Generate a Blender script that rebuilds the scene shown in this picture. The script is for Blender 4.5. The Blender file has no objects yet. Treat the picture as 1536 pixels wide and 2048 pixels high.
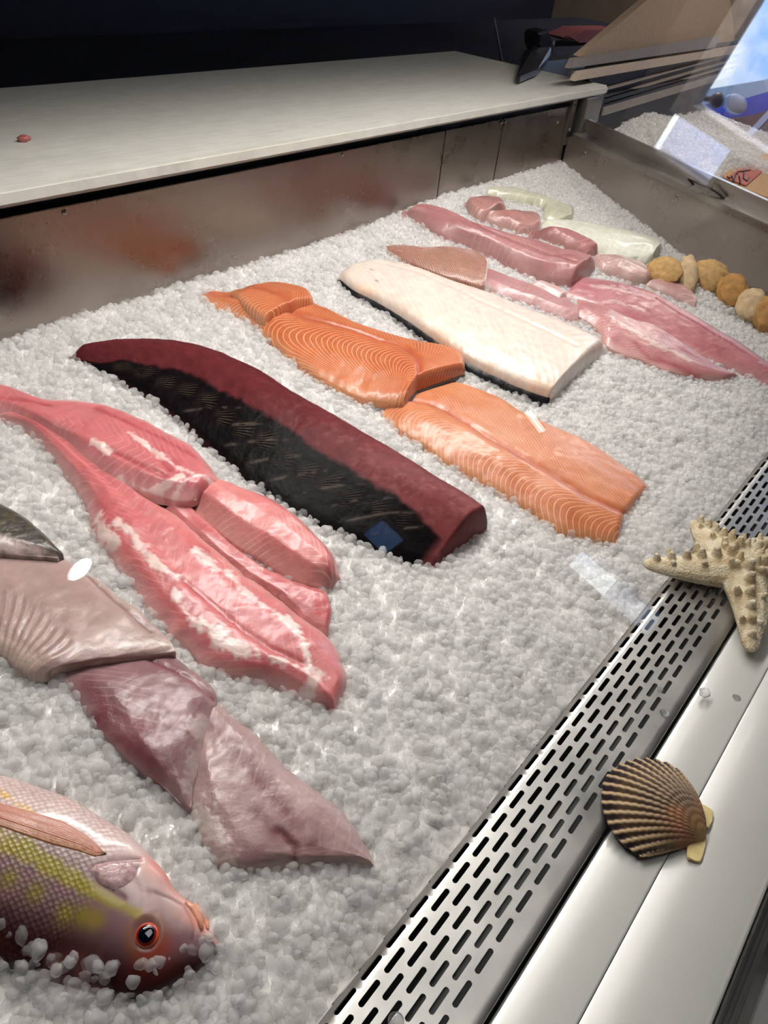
import bpy, bmesh, math, random, json
import numpy as np
from mathutils import Vector, Matrix
S = bpy.context.scene
COL = S.collection
random.seed(7); RNG = np.random.default_rng(7)

# ------------------------------------------------------------------ camera
cd = bpy.data.cameras.new('camera'); cam = bpy.data.objects.new('camera', cd); COL.objects.link(cam); S.camera = cam
cd.sensor_fit = 'VERTICAL'; cd.sensor_height = 32.0; cd.lens = 32.0 * 1537 / 2048; cd.clip_start = 0.02; cd.clip_end = 200
CR = [[0.62622, 0.434606, -0.647276], [-0.77343, 0.450931, -0.445497], [0.098261, 0.779602, 0.618519]]
M4 = Matrix(CR).to_4x4(); M4.translation = (0, 0, 1.38); cam.matrix_world = M4

# ------------------------------------------------------------------ exposure, sky, lamps
S.view_settings.view_transform = 'Standard'; S.view_settings.look = 'None'
S.view_settings.gamma = 1; S.view_settings.exposure = 0.0; S.view_settings.use_curve_mapping = False
S.cycles.use_adaptive_sampling = True; S.cycles.adaptive_threshold = .06; S.cycles.adaptive_min_samples = 12
S.cycles.max_bounces = 8; S.cycles.transparent_max_bounces = 20; S.cycles.diffuse_bounces = 4; S.cycles.glossy_bounces = 4
S.cycles.transmission_bounces = 6; S.cycles.sample_clamp_indirect = 6.0; S.cycles.use_denoising = True
W = bpy.data.worlds.new('sky'); S.world = W; W.use_nodes = True
nt = W.node_tree; nt.nodes.clear()
def wn(t, **k):
    n = nt.nodes.new(t)
    for a, b in k.items(): setattr(n, a, b)
    return n
wo = wn('ShaderNodeOutputWorld'); bg = wn('ShaderNodeBackground'); tc = wn('ShaderNodeTexCoord'); nz = wn('ShaderNodeTexNoise')
nz.inputs['Scale'].default_value = 5.0; nz.inputs['Detail'].default_value = 8; nz.inputs['Roughness'].default_value = .6
rp = wn('ShaderNodeValToRGB'); rp.color_ramp.elements[0].position = .42; rp.color_ramp.elements[1].position = .60
rp.color_ramp.elements[0].color = (.10, .36, .95, 1); rp.color_ramp.elements[1].color = (.92, .97, 1.0, 1)
nt.links.new(tc.outputs['Generated'], nz.inputs['Vector']); nt.links.new(nz.outputs['Fac'], rp.inputs['Fac'])
nt.links.new(rp.outputs['Color'], bg.inputs['Color']); bg.inputs['Strength'].default_value = 3.8
nt.links.new(bg.outputs[0], wo.inputs[0])

def area(name, loc, size, power, color=(1, 1, 1), rot=(0, 0, 0), sy=None):
    l = bpy.data.lights.new(name, 'AREA'); l.energy = power; l.color = color; l.shape = 'RECTANGLE'; l.size = size; l.size_y = sy or size
    o = bpy.data.objects.new(name, l); COL.objects.link(o); o.location = loc; o.rotation_euler = rot; return o
area('case_lamp', (.98, .60, 1.585), 1.64, 17.0, (1.0, .955, .91), (math.radians(-8), 0, 0), .06)
area('added_front_fill', (.50, -.10, 3.05), 1.1, 9, (1.0, .965, .94), (0, 0, 0), .8)  # added soft fill from above the customer side, out of view
area('added_frame_fill', (4.6, 1.3, 2.95), .5, 150, (1.0, .92, .85), (math.radians(-25), math.radians(-50), 0), .4)  # added light to brighten the window frames and end wall
area('added_bay_fill', (2.75, .60, 1.585), .8, 4.5, (1.0, .90, .80), (0, 0, 0), .05)  # added fill to lift the dim bay beyond the end wall
sl = bpy.data.lights.new('sun', 'SUN'); sl.energy = 3.5; sl.angle = .01; sl.color = (1, .95, .88); so = bpy.data.objects.new('sun', sl); COL.objects.link(so)
so.rotation_euler = Vector((-.62, -.60, -.50)).to_track_quat('-Z', 'Y').to_euler()

# ------------------------------------------------------------------ data measured off the case, in metres (fillet stations in tenths of a millimetre)
DATA = json.loads('''{"f":{"tuna":{"st":[[4852,8688,4963,8649,5073,8610],[4933,8371,5151,8424,5369,8477],[5050,7964,5424,8061,5799,8159],[5151,7394,5696,7534,6240,7674],[5175,6751,5843,6868,6511,6985],[5162,5912,5886,6071,6610,6231],[5226,5115,5987,5284,6748,5453],[5411,4466,6148,4542,6886,4618],[5639,3871,6316,3872,6993,3874],[5807,3542,6432,3531,7056,3520],[5958,3322,6514,3285,7070,3247]]},"salmon_mid":{"st":[[7329,9005,7456,9021,7583,9037],[7343,8727,7599,8739,7856,8750],[7489,8310,7898,8374,8308,8437],[7510,7919,8082,8014,8653,8109],[7405,7408,8197,7563,8851,7633],[7396,6783,8427,7249,9054,6941],[7443,6370,8593,6969,9299,6460],[7549,5940,8773,6576,9603,6096],[7709,5647,8913,6222,9807,5846],[7843,5473,8834,5879,9783,5605],[7932,5366,8455,5506,9502,5356]],"sk":{"c":[[8243,7605],[8474,7289],[8640,7007],[8822,6612],[8962,6256],[8984,5911]]}},"salmon_top":{"st":[[7735,8786,7880,8745,8025,8703],[7628,8413,8052,8483,8476,8553],[7573,8114,8148,8203,8722,8292],[7548,7894,8171,7972,8794,8050],[7556,7774,8097,7778,8639,7781]]},"salmon_near":{"st":[[7693,5567,8160,5616,9183,5570],[7586,5070,8418,5063,9465,5134],[7623,4692,8437,4663,9611,4749],[7619,4231,8441,4217,9634,4263],[7698,3840,8511,3825,9824,3775],[7774,3444,8575,3394,9928,3452],[7817,3044,8624,3003,9983,3124],[7892,2520,8672,2620,9975,2725],[8119,2221,8793,2361,9938,2406],[8370,1969,8923,2131,9900,2194]],"sk":{"c":[[8205,5647],[8465,5091],[8488,4241],[8622,3412],[8720,2635],[8973,2143]]}},"halibut":{"st":[[9799,8303,9918,8343,10036,8383],[9689,7930,10154,8119,10618,8307],[9752,7404,10372,7718,10992,8032],[9774,6718,10519,7134,11265,7551],[9762,6163,10622,6595,11482,7027],[9748,5493,10800,5941,11852,6389],[9873,4939,10968,5347,12063,5755],[10000,4548,11165,4882,12330,5216],[10180,4211,11321,4459,12462,4708],[10235,4177,11374,4264,12513,4350]],"sk":{"c":[[10584,8044],[10968,7321],[11167,6358],[11431,5464],[11624,4550]]}},"loin":{"st":[[12819,9314,12749,9252,12678,9191],[12801,8868,12982,8995,13163,9122],[12788,8435,13151,8593,13514,8751],[13024,7842,13155,7939,13699,8114],[13218,7298,13413,7442,14089,7494],[13313,6754,13589,6951,14525,7081],[13487,6326,13747,6512,14800,6624],[13674,6025,14315,6122,14956,6220],[13840,5828,14418,5858,14995,5888]],"sk":{"d1":[[13358,7948],[13554,7401],[13729,6967],[13928,6488],[14149,5964]],"r2":[[12936,7226],[13062,6599],[13385,6101]]}},"snapper_skin":{"st":[[11457,8704,11456,8682,11456,8661],[11402,8242,11576,8376,11751,8510],[11475,7798,11753,7977,12030,8156],[11606,7310,12023,7627,12440,7943],[11773,6969,12265,7298,12757,7626],[11924,6708,12396,7024,12868,7341],[12016,6657,12346,6861,12676,7065]]},"snapper_flesh":{"st":[[12206,6959,12487,7062,12769,7164],[12268,6421,12569,6589,12870,6757],[12494,5941,12795,6169,13096,6397],[12653,5589,12960,5783,13266,5978],[12765,5266,13074,5455,13383,5644],[12913,5096,13100,5218,13286,5339]]},"tab":{"st":[[12968,6248,13082,6245,13196,6243],[13025,6018,13174,6024,13323,6030],[13059,5731,13231,5760,13402,5789],[13061,5641,13196,5643,13332,5645]]},"pink_back":{"st":[[13486,5775,14026,5840,14567,5904],[13604,5440,14271,5472,14937,5505],[13704,4905,14466,5133,15340,5052],[13981,4211,14995,4472,15506,4554],[14253,3648,15049,3987,15570,3958],[14316,3086,14987,3409,15563,3335],[14526,2599,15027,2864,15585,2749],[14696,2204,14965,2283,15521,2222],[14879,1705,15194,1674,15510,1643]],"sk":{"d1":[[15070,4495],[15029,3910],[15025,3411],[15065,2864],[15041,2295]],"w1":[[13453,5434],[14118,5000],[14432,4480]],"w2":[[14150,5534],[14643,4922]]}},"pink_front":{"st":[[13035,5254,13302,5382,13568,5510],[13028,4808,13412,4937,13797,5066],[12671,4359,13313,4422,13954,4486],[12747,4020,13477,4098,14206,4175],[12967,3711,13611,3687,14256,3662],[13120,3298,13677,3197,14233,3097],[13542,2887,13916,2768,14290,2649],[13972,2538,14200,2464,14427,2390]],"sk":{"w1":[[13784,5191],[13956,4886],[13957,4495]],"w2":[[13746,4556],[14220,4659],[14077,4949]],"r1":[[13143,4040],[13052,3683],[13531,2870]],"w3":[[13433,4726],[13445,3868],[13699,3145]]}},"chunk_a":{"st":[[14444,8902,14373,8849,14303,8796],[14291,8645,14487,8722,14684,8798],[14209,8323,14685,8488,15160,8652],[14522,8275,14930,8367,15338,8459],[14890,8364,15039,8296,15189,8228]]},"chunk_b":{"st":[[14296,8265,14333,8264,14369,8262],[14340,8059,14585,8112,14829,8165],[14526,7793,14938,7863,15350,7932],[14754,7512,15215,7598,15677,7683],[15091,7398,15224,7418,15358,7438]]},"chunk_c":{"st":[[14734,7397,14633,7343,14531,7289],[15018,7199,15120,7187,15221,7175],[15155,6896,15432,6920,15708,6943],[15299,6509,15607,6559,15915,6609],[15515,6275,15697,6292,15879,6309],[15736,6242,15696,6198,15656,6154]]},"chunk_d":{"st":[[15368,6195,15314,6164,15260,6132],[15149,5892,15495,5929,15841,5967],[15308,5486,15766,5573,16224,5660],[15547,5181,15928,5218,16309,5255],[15804,5063,15951,5054,16097,5046]]},"chunk_e":{"st":[[15741,5033,15757,5023,15773,5012],[15790,4756,16050,4802,16309,4848],[15900,4412,16209,4482,16518,4552],[16013,4107,16251,4167,16489,4227],[16063,3987,16116,3988,16170,3989]]},"white_a":{"st":[[15441,8981,15562,9031,15682,9081],[15693,8692,16012,8756,16332,8821],[16046,8366,16370,8405,16694,8444],[16356,8006,16649,8054,16942,8102],[15961,7727,16554,7800,17147,7873],[16039,7479,16641,7570,17243,7662],[16271,7412,16475,7393,16678,7374]]},"white_b":{"st":[[15570,7571,15656,7561,15742,7550],[15470,7080,15981,7154,16492,7228],[15593,6571,16264,6694,16935,6817],[15909,6169,16609,6328,17309,6487],[16115,5833,17050,6000,17984,6166],[16549,5479,17740,5752,18931,6024],[16827,5421,17216,5462,17604,5503]]},"strip_top":{"st":[[3225,8263,3433,8509,3640,8755],[3516,7998,3684,8242,3852,8487],[3663,7644,3843,7887,4023,8131],[3775,7193,3898,7314,4271,7827],[3760,6804,4090,6986,4545,7484],[3810,6381,4186,6619,4670,7109],[3957,5965,4275,6162,4774,6612],[4136,5677,4356,5767,4848,6163],[4226,5575,4514,5720,4802,5866],[4321,5544,4527,5564,4733,5584]],"sk":{"w1":[[4331,6663],[4344,6341],[4366,5979],[4449,5737]],"w2":[[3848,6267],[3908,6046],[4076,5835],[4333,5769]],"w3":[[3929,6845],[3963,6595]],"w4":[[4131,5693],[4446,5691],[4589,5562]],"r1":[[3631,8117],[3862,7892],[3987,7741]],"r2":[[4363,7370],[4466,6856],[4595,6388],[4696,5983]],"l1":[[4333,6328],[4283,5920]],"g1":[[3980,6663],[4072,6257],[4188,5889]]}},"strip_under":{"st":[[4206,5937,4468,6114,4730,6290],[4301,5583,4561,5726,4821,5870],[4304,5253,4627,5377,4949,5500],[4328,4915,4711,5033,5094,5151],[4393,4588,4771,4693,5149,4798],[4462,4272,4796,4327,5131,4382],[4542,4045,4808,4064,5074,4082],[4669,3902,4794,3881,4919,3859]],"sk":{"w1":[[4984,4480],[4958,4223],[4843,4041],[4595,3884]],"r1":[[4972,4122],[4932,3972],[4757,3887]],"w2":[[4210,5094],[4230,4724],[4316,4356]]}},"wide":{"st":[[3420,8085,3638,8003,3855,7921],[3616,7804,3745,7541,3875,7278],[3598,7153,3744,6860,3889,6567],[3448,6348,3733,6149,4018,5949],[3254,5907,3622,5439,4131,5541],[3207,5431,3525,5003,4128,5088],[3104,4824,3488,4505,4140,4553],[3081,4307,3531,4042,4199,4085],[3149,3845,3592,3615,4217,3701],[3411,3497,3677,3323,4251,3378],[3541,3147,3741,3051,4136,3101],[3619,2986,3701,2837,4008,2947]],"sk":{"w1":[[3459,5791],[3494,5590],[3436,5292],[3429,5047],[3475,4832]],"w2":[[3342,4711],[3268,4458],[3274,4224],[3352,4025],[3425,3823],[3491,3649]],"w3":[[3923,4583],[3888,4320],[3916,4055],[3974,3825],[3956,3573],[3822,3305]],"w4":[[3981,3867],[3977,3649],[3876,3425],[3725,3253]],"w5":[[3845,4982],[3851,4849],[3864,4671]],"w6":[[3538,3559],[3681,3291],[3781,3118],[3577,3092]],"g1":[[3501,4787],[3528,4405],[3553,3996],[3617,3640],[3747,3308]],"e1":[[3375,6028],[3309,5813],[3305,5602]],"w7":[[3294,4283],[3393,4036],[3251,4019],[3430,3723]]}},"torn":{"st":[[4065,5771,4190,5748,4314,5725],[4058,5180,4188,5123,4319,5066],[4093,4582,4223,4565,4353,4547],[4172,4055,4337,4069,4503,4082],[4190,3632,4425,3722,4661,3812],[4264,3450,4398,3542,4532,3635]]},"fillet_c1":{"st":[[1609,5891,2005,6433,2402,6975],[1715,5592,2156,6021,2519,6381],[1760,5276,2264,5708,2722,6064],[1779,5137,2320,5438,2878,5757],[1787,5014,2342,5162,2925,5420],[1813,4919,2357,4882,2952,5065],[1849,4848,2344,4681,2994,4738],[1908,4797,2359,4592,2999,4448],[1984,4792,2511,4472,2954,4234]],"sk":{"d1":[[2305,5864],[2347,5450],[2471,5090],[2627,4853]],"p1":[[1852,5770],[2037,5440],[2321,5102],[2474,4868]],"w1":[[2612,4538],[2836,4461],[2959,4287]],"l1":[[2875,5665],[2873,5109],[2907,4550]]}},"skin_flap":{"st":[[2042,6498,2329,6900,2617,7301],[2200,6261,2419,6573,2638,6885],[2365,6113,2541,6388,2717,6663],[2482,6008,2635,6228,2789,6448],[2618,5889,2718,6022,2818,6154],[2745,5777,2783,5786,2821,5795]]},"fillet_c2":{"st":[[2020,4940,2489,4669,2958,4398],[2023,4766,2486,4487,2949,4208],[2027,4494,2499,4205,2972,3916],[1978,4177,2469,3922,2960,3667],[1961,3878,2331,3674,2701,3469],[1981,3603,2228,3460,2476,3317],[2026,3334,2152,3262,2278,3190],[2035,3103,2054,3058,2074,3014]],"sk":{"r1":[[2006,4149],[2050,3735],[2063,3361]],"r2":[[2129,4532],[2129,4041],[2292,3579]],"l1":[[2734,4333],[2854,3914],[2887,3644]],"w1":[[2590,3505],[2559,3404],[2330,3236],[2191,3124]],"d1":[[2138,4762],[2381,4593],[2498,4460]]}},"fillet_c3":{"st":[[2674,3597,2807,3687,2940,3778],[2489,3436,2714,3469,2938,3503],[2248,3219,2609,3179,2970,3140],[2058,2983,2509,2849,2961,2714],[1975,2751,2490,2568,3005,2385],[1968,2468,2490,2280,3012,2092],[2301,2175,2639,1995,2976,1815],[2685,1847,2803,1755,2921,1663],[2854,1679,2872,1646,2890,1614]],"sk":{"s1":[[2456,2333],[2459,2161],[2374,2067]],"r1":[[2421,2595],[2441,2319],[2609,2017]],"p1":[[2135,2981],[2045,2726],[2029,2413]],"r2":[[2724,3430],[2632,2755],[2606,2247]],"r3":[[2951,2337],[2949,1980],[2876,1657]]}}},"e":{"star":[[0.8798,0.0529,0.775],[0.8013,0.1491,0.775],[0.9359,0.1349,0.775],[0.75,-0.0037,0.775]],"shell":[[0.5241,-0.0346,0.757],[0.5305,-0.0255,0.757],[0.5412,-0.0146,0.757],[0.5474,-0.0013,0.757],[0.5465,0.0123,0.757],[0.5388,0.0253,0.757],[0.5271,0.0365,0.757],[0.5128,0.0433,0.757],[0.4991,0.0465,0.757],[0.4878,0.0466,0.757],[0.473,0.0419,0.757],[0.4623,0.0362,0.757],[0.4544,0.0294,0.757],[0.4464,0.0188,0.757],[0.4423,0.0111,0.757],[0.4415,0.0014,0.757],[0.4407,-0.0082,0.757],[0.4428,-0.0183,0.757],[0.4474,-0.0254,0.757],[0.456,-0.0318,0.757],[0.4656,-0.036,0.757],[0.4754,-0.0376,0.757],[0.4874,-0.0429,0.757]],"umbo":[[0.493,-0.0468,0.765]],"ear1":[[0.526,-0.0314,0.756],[0.5274,-0.0366,0.756],[0.5268,-0.0438,0.756],[0.5158,-0.0459,0.756],[0.5063,-0.0467,0.756],[0.5057,-0.0418,0.756]],"ear2":[[0.4785,-0.0376,0.756],[0.4691,-0.0404,0.756],[0.4662,-0.0424,0.756],[0.4686,-0.0477,0.756],[0.4694,-0.0518,0.756],[0.474,-0.0524,0.756],[0.4861,-0.0501,0.756],[0.4967,-0.0484,0.756]],"drops":[[0.6633,0.0137,0.752],[0.6858,-0.0149,0.752],[0.6095,0.036,0.752],[0.6364,0.0518,0.752],[0.2051,0.0751,0.752]],"croq":[[1.6291,0.49,0.8379],[1.6739,0.4539,0.8301],[1.7407,0.4257,0.8187],[1.7349,0.3694,0.8075],[1.71,0.3185,0.8005],[1.7071,0.2808,0.7925]],"fish_axis":[[0.1517,0.2064,0.7745],[0.1497,0.2232,0.7777],[0.1211,0.2459,0.7821],[0.1211,0.3128,0.7949],[0.0836,0.3642,0.8047]],"fish_edge":[[0.1187,0.4261,0.8016],[0.1488,0.3841,0.7935],[0.1643,0.3256,0.7823],[0.1684,0.2794,0.7735],[0.1644,0.2511,0.7681],[0.1551,0.2095,0.7601],[0.1189,0.2263,0.7633],[0.0853,0.255,0.7688],[0.0653,0.2916,0.7758],[0.0541,0.3222,0.7817]],"b_fascia":[[10.0,-1.811,3.845],[10.0,-1.382,3.262],[10.0,-1.445,3.145],[10.0,-1.691,3.403],[10.0,-1.918,3.743]],"b_wall":[[10.0,-1.945,3.794],[10.0,-1.691,3.403],[10.0,-1.445,3.145],[10.0,-1.546,2.964],[10.0,-1.754,3.162],[10.0,-1.966,3.445]],"b_roof":[[9.8,-1.92,3.443],[9.8,-1.694,3.132],[9.8,-1.491,2.938],[9.8,-1.77,3.005],[9.8,-1.919,3.087],[9.8,-1.979,3.246]],"b_pole":[[8.0,-1.171,2.63],[8.0,-1.172,2.581],[8.0,-1.589,2.648],[8.0,-1.618,2.715]],"b_beige":[[8.0,-1.178,2.576],[8.0,-1.123,2.311],[8.0,-1.436,2.365],[8.0,-1.471,2.608]],"lantern":[[6.5,-1.028,2.791],[6.5,-0.995,2.693],[6.5,-0.951,2.562]],"lampg":[[0.608,-1.037,1.842],[2.151,-1.079,1.571],[2.159,-1.109,1.491]],"f_band":[[0.076,0.3935],[0.0851,0.3666],[0.0947,0.3411],[0.1045,0.3122],[0.1123,0.2887],[0.119,0.2695],[0.1235,0.2588]],"f_dots":[[0.0972,0.4183],[0.105,0.3987],[0.1089,0.3794],[0.1142,0.3606],[0.1174,0.349]],"f_fin":[[0.089,0.4154],[0.0996,0.3899],[0.1121,0.3677],[0.1248,0.3454],[0.1304,0.3273],[0.1321,0.3139],[0.1323,0.3054],[0.1257,0.309],[0.1191,0.3214],[0.1092,0.3368],[0.0985,0.3571],[0.0902,0.3749],[0.0792,0.3989]],"f_gill":[[0.1485,0.2871],[0.1336,0.2983],[0.1178,0.3039],[0.1156,0.2933],[0.1197,0.2798],[0.1225,0.2723]],"f_spots":[[0.0754,0.3391],[0.0829,0.3193],[0.0894,0.2944],[0.0967,0.2841],[0.1017,0.276]],"f_eye":[[0.1202,0.2444]],"f_lip":[[0.1549,0.2433],[0.1561,0.2373],[0.155,0.2288],[0.1516,0.2212]],"f_lip2":[[0.1601,0.2405],[0.1605,0.2336],[0.1588,0.2257],[0.1554,0.2196]],"f_pale":[[0.1179,0.3041],[0.1222,0.3042],[0.1283,0.301],[0.1359,0.2957],[0.142,0.2902],[0.1437,0.2843],[0.1399,0.2799],[0.1342,0.2778],[0.1273,0.2786],[0.1211,0.2818],[0.1176,0.2884],[0.1168,0.2968]],"f_coral":[[0.1585,0.2777],[0.1609,0.2636],[0.1592,0.2521]],"f_red":[[0.1236,0.2304],[0.1118,0.2336]],"f_cheek":[[0.151,0.2435],[0.1473,0.252],[0.1421,0.2604],[0.1361,0.2678],[0.137,0.2783],[0.1437,0.2832]],"f_mouth":[[0.1514,0.2407],[0.1496,0.2314],[0.147,0.2247],[0.1419,0.2205]],"n_ice":[[2.2,0.916,0.964],[2.6,0.945,0.939],[2.6,0.767,0.892],[2.3,0.502,0.878]],"sign":[[2.278,0.6185,0.9],[2.4458,0.6354,0.9],[2.7134,0.627,0.9],[2.1728,0.4629,0.9],[2.1889,0.5148,0.9],[2.212,0.5776,0.9]],"sign_red":[[2.2352,0.5964,0.905],[2.5042,0.6185,0.905],[2.418,0.5576,0.905],[2.2159,0.5358,0.905]],"wit":[[[2.2473,0.5972,0.908],[2.2323,0.586,0.908],[2.2674,0.592,0.908],[2.2154,0.5697,0.908],[2.3131,0.5953,0.908]],[[2.2889,0.5793,0.908],[2.241,0.5608,0.908],[2.205,0.5499,0.908]],[[2.3095,0.5919,0.908],[2.305,0.589,0.908]],[[2.3486,0.5857,0.908],[2.2727,0.5618,0.908],[2.2527,0.5472,0.908],[2.2953,0.5551,0.908]],[[2.3307,0.5961,0.908],[2.39,0.5828,0.908]]],"scoop":[[1.8255,1.0336,1.09],[1.8154,1.0192,1.09],[1.9698,1.0605,1.09],[2.1985,1.1571,1.09],[2.411,1.2574,1.09],[2.3224,1.2467,1.09],[2.219,1.2187,1.09],[2.1984,1.2393,1.09]],"scoop_h":[[2.2462,1.18,1.0816],[2.3026,1.18,1.0865],[2.3008,1.18,1.1138],[2.2482,1.18,1.1491],[2.1945,1.18,1.1435],[2.2096,1.18,1.1111]],"panel":[[1.9825,0.96,1.1353],[2.3115,0.96,1.2548],[2.9345,0.96,1.2541],[3.1243,0.96,1.1304]],"rail":[[1.8976,0.94,1.1177],[1.9127,0.94,1.1366],[2.8937,0.94,1.1547],[2.8808,0.94,1.1236]],"louv":[[[2.1318,0.96,1.0697],[2.8439,0.96,1.0803]],[[2.1585,0.96,1.0504],[2.7822,0.96,1.0765]],[[2.1708,0.96,1.0304],[2.7591,0.96,1.0556]],[[2.1795,0.96,1.0165],[2.753,0.96,1.0393]],[[2.1753,0.96,0.9986],[2.7312,0.96,1.0169]]],"red":[[3.7197,1.9,0.9784],[3.9141,1.9,1.0049],[4.2727,1.9,1.0004],[4.2809,1.9,0.9439],[3.892,1.9,0.9528]],"pale":[[3.0618,2.2,1.0954],[3.6243,2.2,1.0948],[3.5543,2.2,1.0512],[3.4048,2.2,1.0674]],"rod":[[2.6854,1.6,1.1083],[2.8109,1.6,1.0208]]}}''')
FD, EX = DATA['f'], DATA['e']

# ------------------------------------------------------------------ helpers
def ss(x): x = np.clip(x, 0, 1); return x * x * (3 - 2 * x)
def ice(x, y):
    yy = np.clip((y - .12) / .81, 0, 1)
    z = .728 + .155 * yy + .02 * ss((x - 1.0) / .5) * yy
    rx = ss((x - 1.70) / .24); d = np.clip(.085 - (y - .31) * .135, 0, .1) * rx
    return z - d - .014 * np.exp(-((y - .115) / .035) ** 2)
PERM = np.random.default_rng(3).random(65536)
def vnoise(x, y, seed=0):
    x = np.asarray(x, float); y = np.asarray(y, float)
    xi = np.floor(x).astype(np.int64); yi = np.floor(y).astype(np.int64); fx = x - xi; fy = y - yi
    fx = fx * fx * (3 - 2 * fx); fy = fy * fy * (3 - 2 * fy)
    h = lambda a, b: PERM[((a * 73856093) ^ (b * 19349663) ^ (seed * 83492791)) & 65535]
    a = h(xi, yi); b = h(xi + 1, yi); c = h(xi, yi + 1); d = h(xi + 1, yi + 1)
    return (a * (1 - fx) + b * fx) * (1 - fy) + (c * (1 - fx) + d * fx) * fy
def fbm(x, y, f, seed=0, o=4):
    v = 0; a = .5; t = 0
    for k in range(o):
        v = v + a * vnoise(x * f, y * f, seed + k * 17); t += a; a *= .5; f *= 2.03
    return v / t
def lin(c):
    c = np.asarray(c, float) / 255.0
    return np.where(c <= .04045, c / 12.92, ((c + .055) / 1.055) ** 2.4)
def L4(c): return tuple(float(v) for v in lin(c)) + (1.0,)

def mesh_obj(name, V, F, mat=None, parent=None, smooth=True, attrs=None):
    me = bpy.data.meshes.new(name)
    V = np.asarray(V, float)
    if isinstance(F, np.ndarray) and F.ndim == 2:
        n = F.shape[1]
        me.vertices.add(len(V)); me.vertices.foreach_set('co', V.ravel())
        me.loops.add(F.size); me.loops.foreach_set('vertex_index', F.ravel().astype(np.int32))
        me.polygons.add(len(F)); me.polygons.foreach_set('loop_start', np.arange(0, F.size, n, dtype=np.int32))
        me.polygons.foreach_set('loop_total', np.full(len(F), n, dtype=np.int32))
        me.update(calc_edges=True); me.validate()
    else:
        me.from_pydata([tuple(v) for v in V], [], [tuple(int(i) for i in f) for f in F]); me.update()
    if smooth and len(me.polygons): me.polygons.foreach_set('use_smooth', np.ones(len(me.polygons), dtype=bool))
    for k, a in (attrs or {}).items():
        a = np.asarray(a, np.float32)
        if a.ndim == 2:
            at = me.attributes.new(k, 'FLOAT_COLOR', 'POINT')
            if a.shape[1] == 3: a = np.concatenate([a, np.ones((len(a), 1), np.float32)], 1)
            at.data.foreach_set('color', a.ravel())
        else:
            at = me.attributes.new(k, 'FLOAT', 'POINT'); at.data.foreach_set('value', a)
    if mat: me.materials.append(mat)
    o = bpy.data.objects.new(name, me); COL.objects.link(o)
    if parent: o.parent = parent
    return o
def from_bm(name, bm, mat=None, parent=None, smooth=False):
    me = bpy.data.meshes.new(name); bmesh.ops.recalc_face_normals(bm, faces=bm.faces[:]); bm.to_mesh(me); bm.free()
    if mat: me.materials.append(mat)
    if smooth: me.polygons.foreach_set('use_smooth', np.ones(len(me.polygons), dtype=bool))
    o = bpy.data.objects.new(name, me); COL.objects.link(o)
    if parent: o.parent = parent
    return o
def bm_box(bm, x0, x1, y0, y1, z0, z1):
    v = [bm.verts.new(p) for p in ((x0, y0, z0), (x1, y0, z0), (x1, y1, z0), (x0, y1, z0), (x0, y0, z1), (x1, y0, z1), (x1, y1, z1), (x0, y1, z1))]
    for f in ((3, 2, 1, 0), (4, 5, 6, 7), (0, 1, 5, 4), (1, 2, 6, 5), (2, 3, 7, 6), (3, 0, 4, 7)): bm.faces.new([v[i] for i in f])
def box(name, b, mat, parent=None, bevel=0):
    bm = bmesh.new(); bm_box(bm, *b)
    if bevel: bmesh.ops.bevel(bm, geom=bm.edges[:], offset=bevel, segments=2, affect='EDGES')
    return from_bm(name, bm, mat, parent, bool(bevel) and False)
def prism(name, poly, vec, mat, parent=None, bevel=0):
    bm = bmesh.new(); a = [bm.verts.new(p) for p in poly]; b = [bm.verts.new(Vector(p) + Vector(vec)) for p in poly]
    bm.faces.new(a); bm.faces.new(b[::-1]); n = len(a)
    for i in range(n): bm.faces.new((a[i], a[(i + 1) % n], b[(i + 1) % n], b[i]))
    if bevel: bmesh.ops.bevel(bm, geom=bm.edges[:], offset=bevel, segments=2, affect='EDGES')
    return from_bm(name, bm, mat, parent)
def sweep_x(name, prof, x0, x1, mat, parent=None, smooth=True, nx=2):
    """profile of (y, z) points carried along the case"""
    P = np.asarray(prof, float); n = len(P); xs = np.linspace(x0, x1, nx)
    V = np.concatenate([np.column_stack([np.full(n, x), P]) for x in xs])
    F = [(i * n + j, i * n + j + 1, (i + 1) * n + j + 1, (i + 1) * n + j) for i in range(nx - 1) for j in range(n - 1)]
    return mesh_obj(name, V, F, mat, parent, smooth)
def tube(name, pts, rad, mat, parent=None, n=8):
    P = [Vector(p) for p in pts]; V = []; F = []
    rad = rad if hasattr(rad, '__len__') else [rad] * len(P)
    for i, p in enumerate(P):
        d = (P[min(i + 1, len(P) - 1)] - P[max(i - 1, 0)]).normalized(); a = d.orthogonal().normalized()
        if abs(d.z) < .95: a = d.cross(Vector((0, 0, 1))).normalized()
        b = d.cross(a)
        for k in range(n):
            t = 2 * math.pi * k / n; V.append(p + (a * math.cos(t) + b * math.sin(t)) * rad[i])
    for i in range(len(P) - 1):
        for k in range(n): F.append((i * n + k, i * n + (k + 1) % n, (i + 1) * n + (k + 1) % n, (i + 1) * n + k))
    F.append(tuple(range(n))[::-1]); F.append(tuple((len(P) - 1) * n + k for k in range(n)))
    return mesh_obj(name, V, F, mat, parent)
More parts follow.
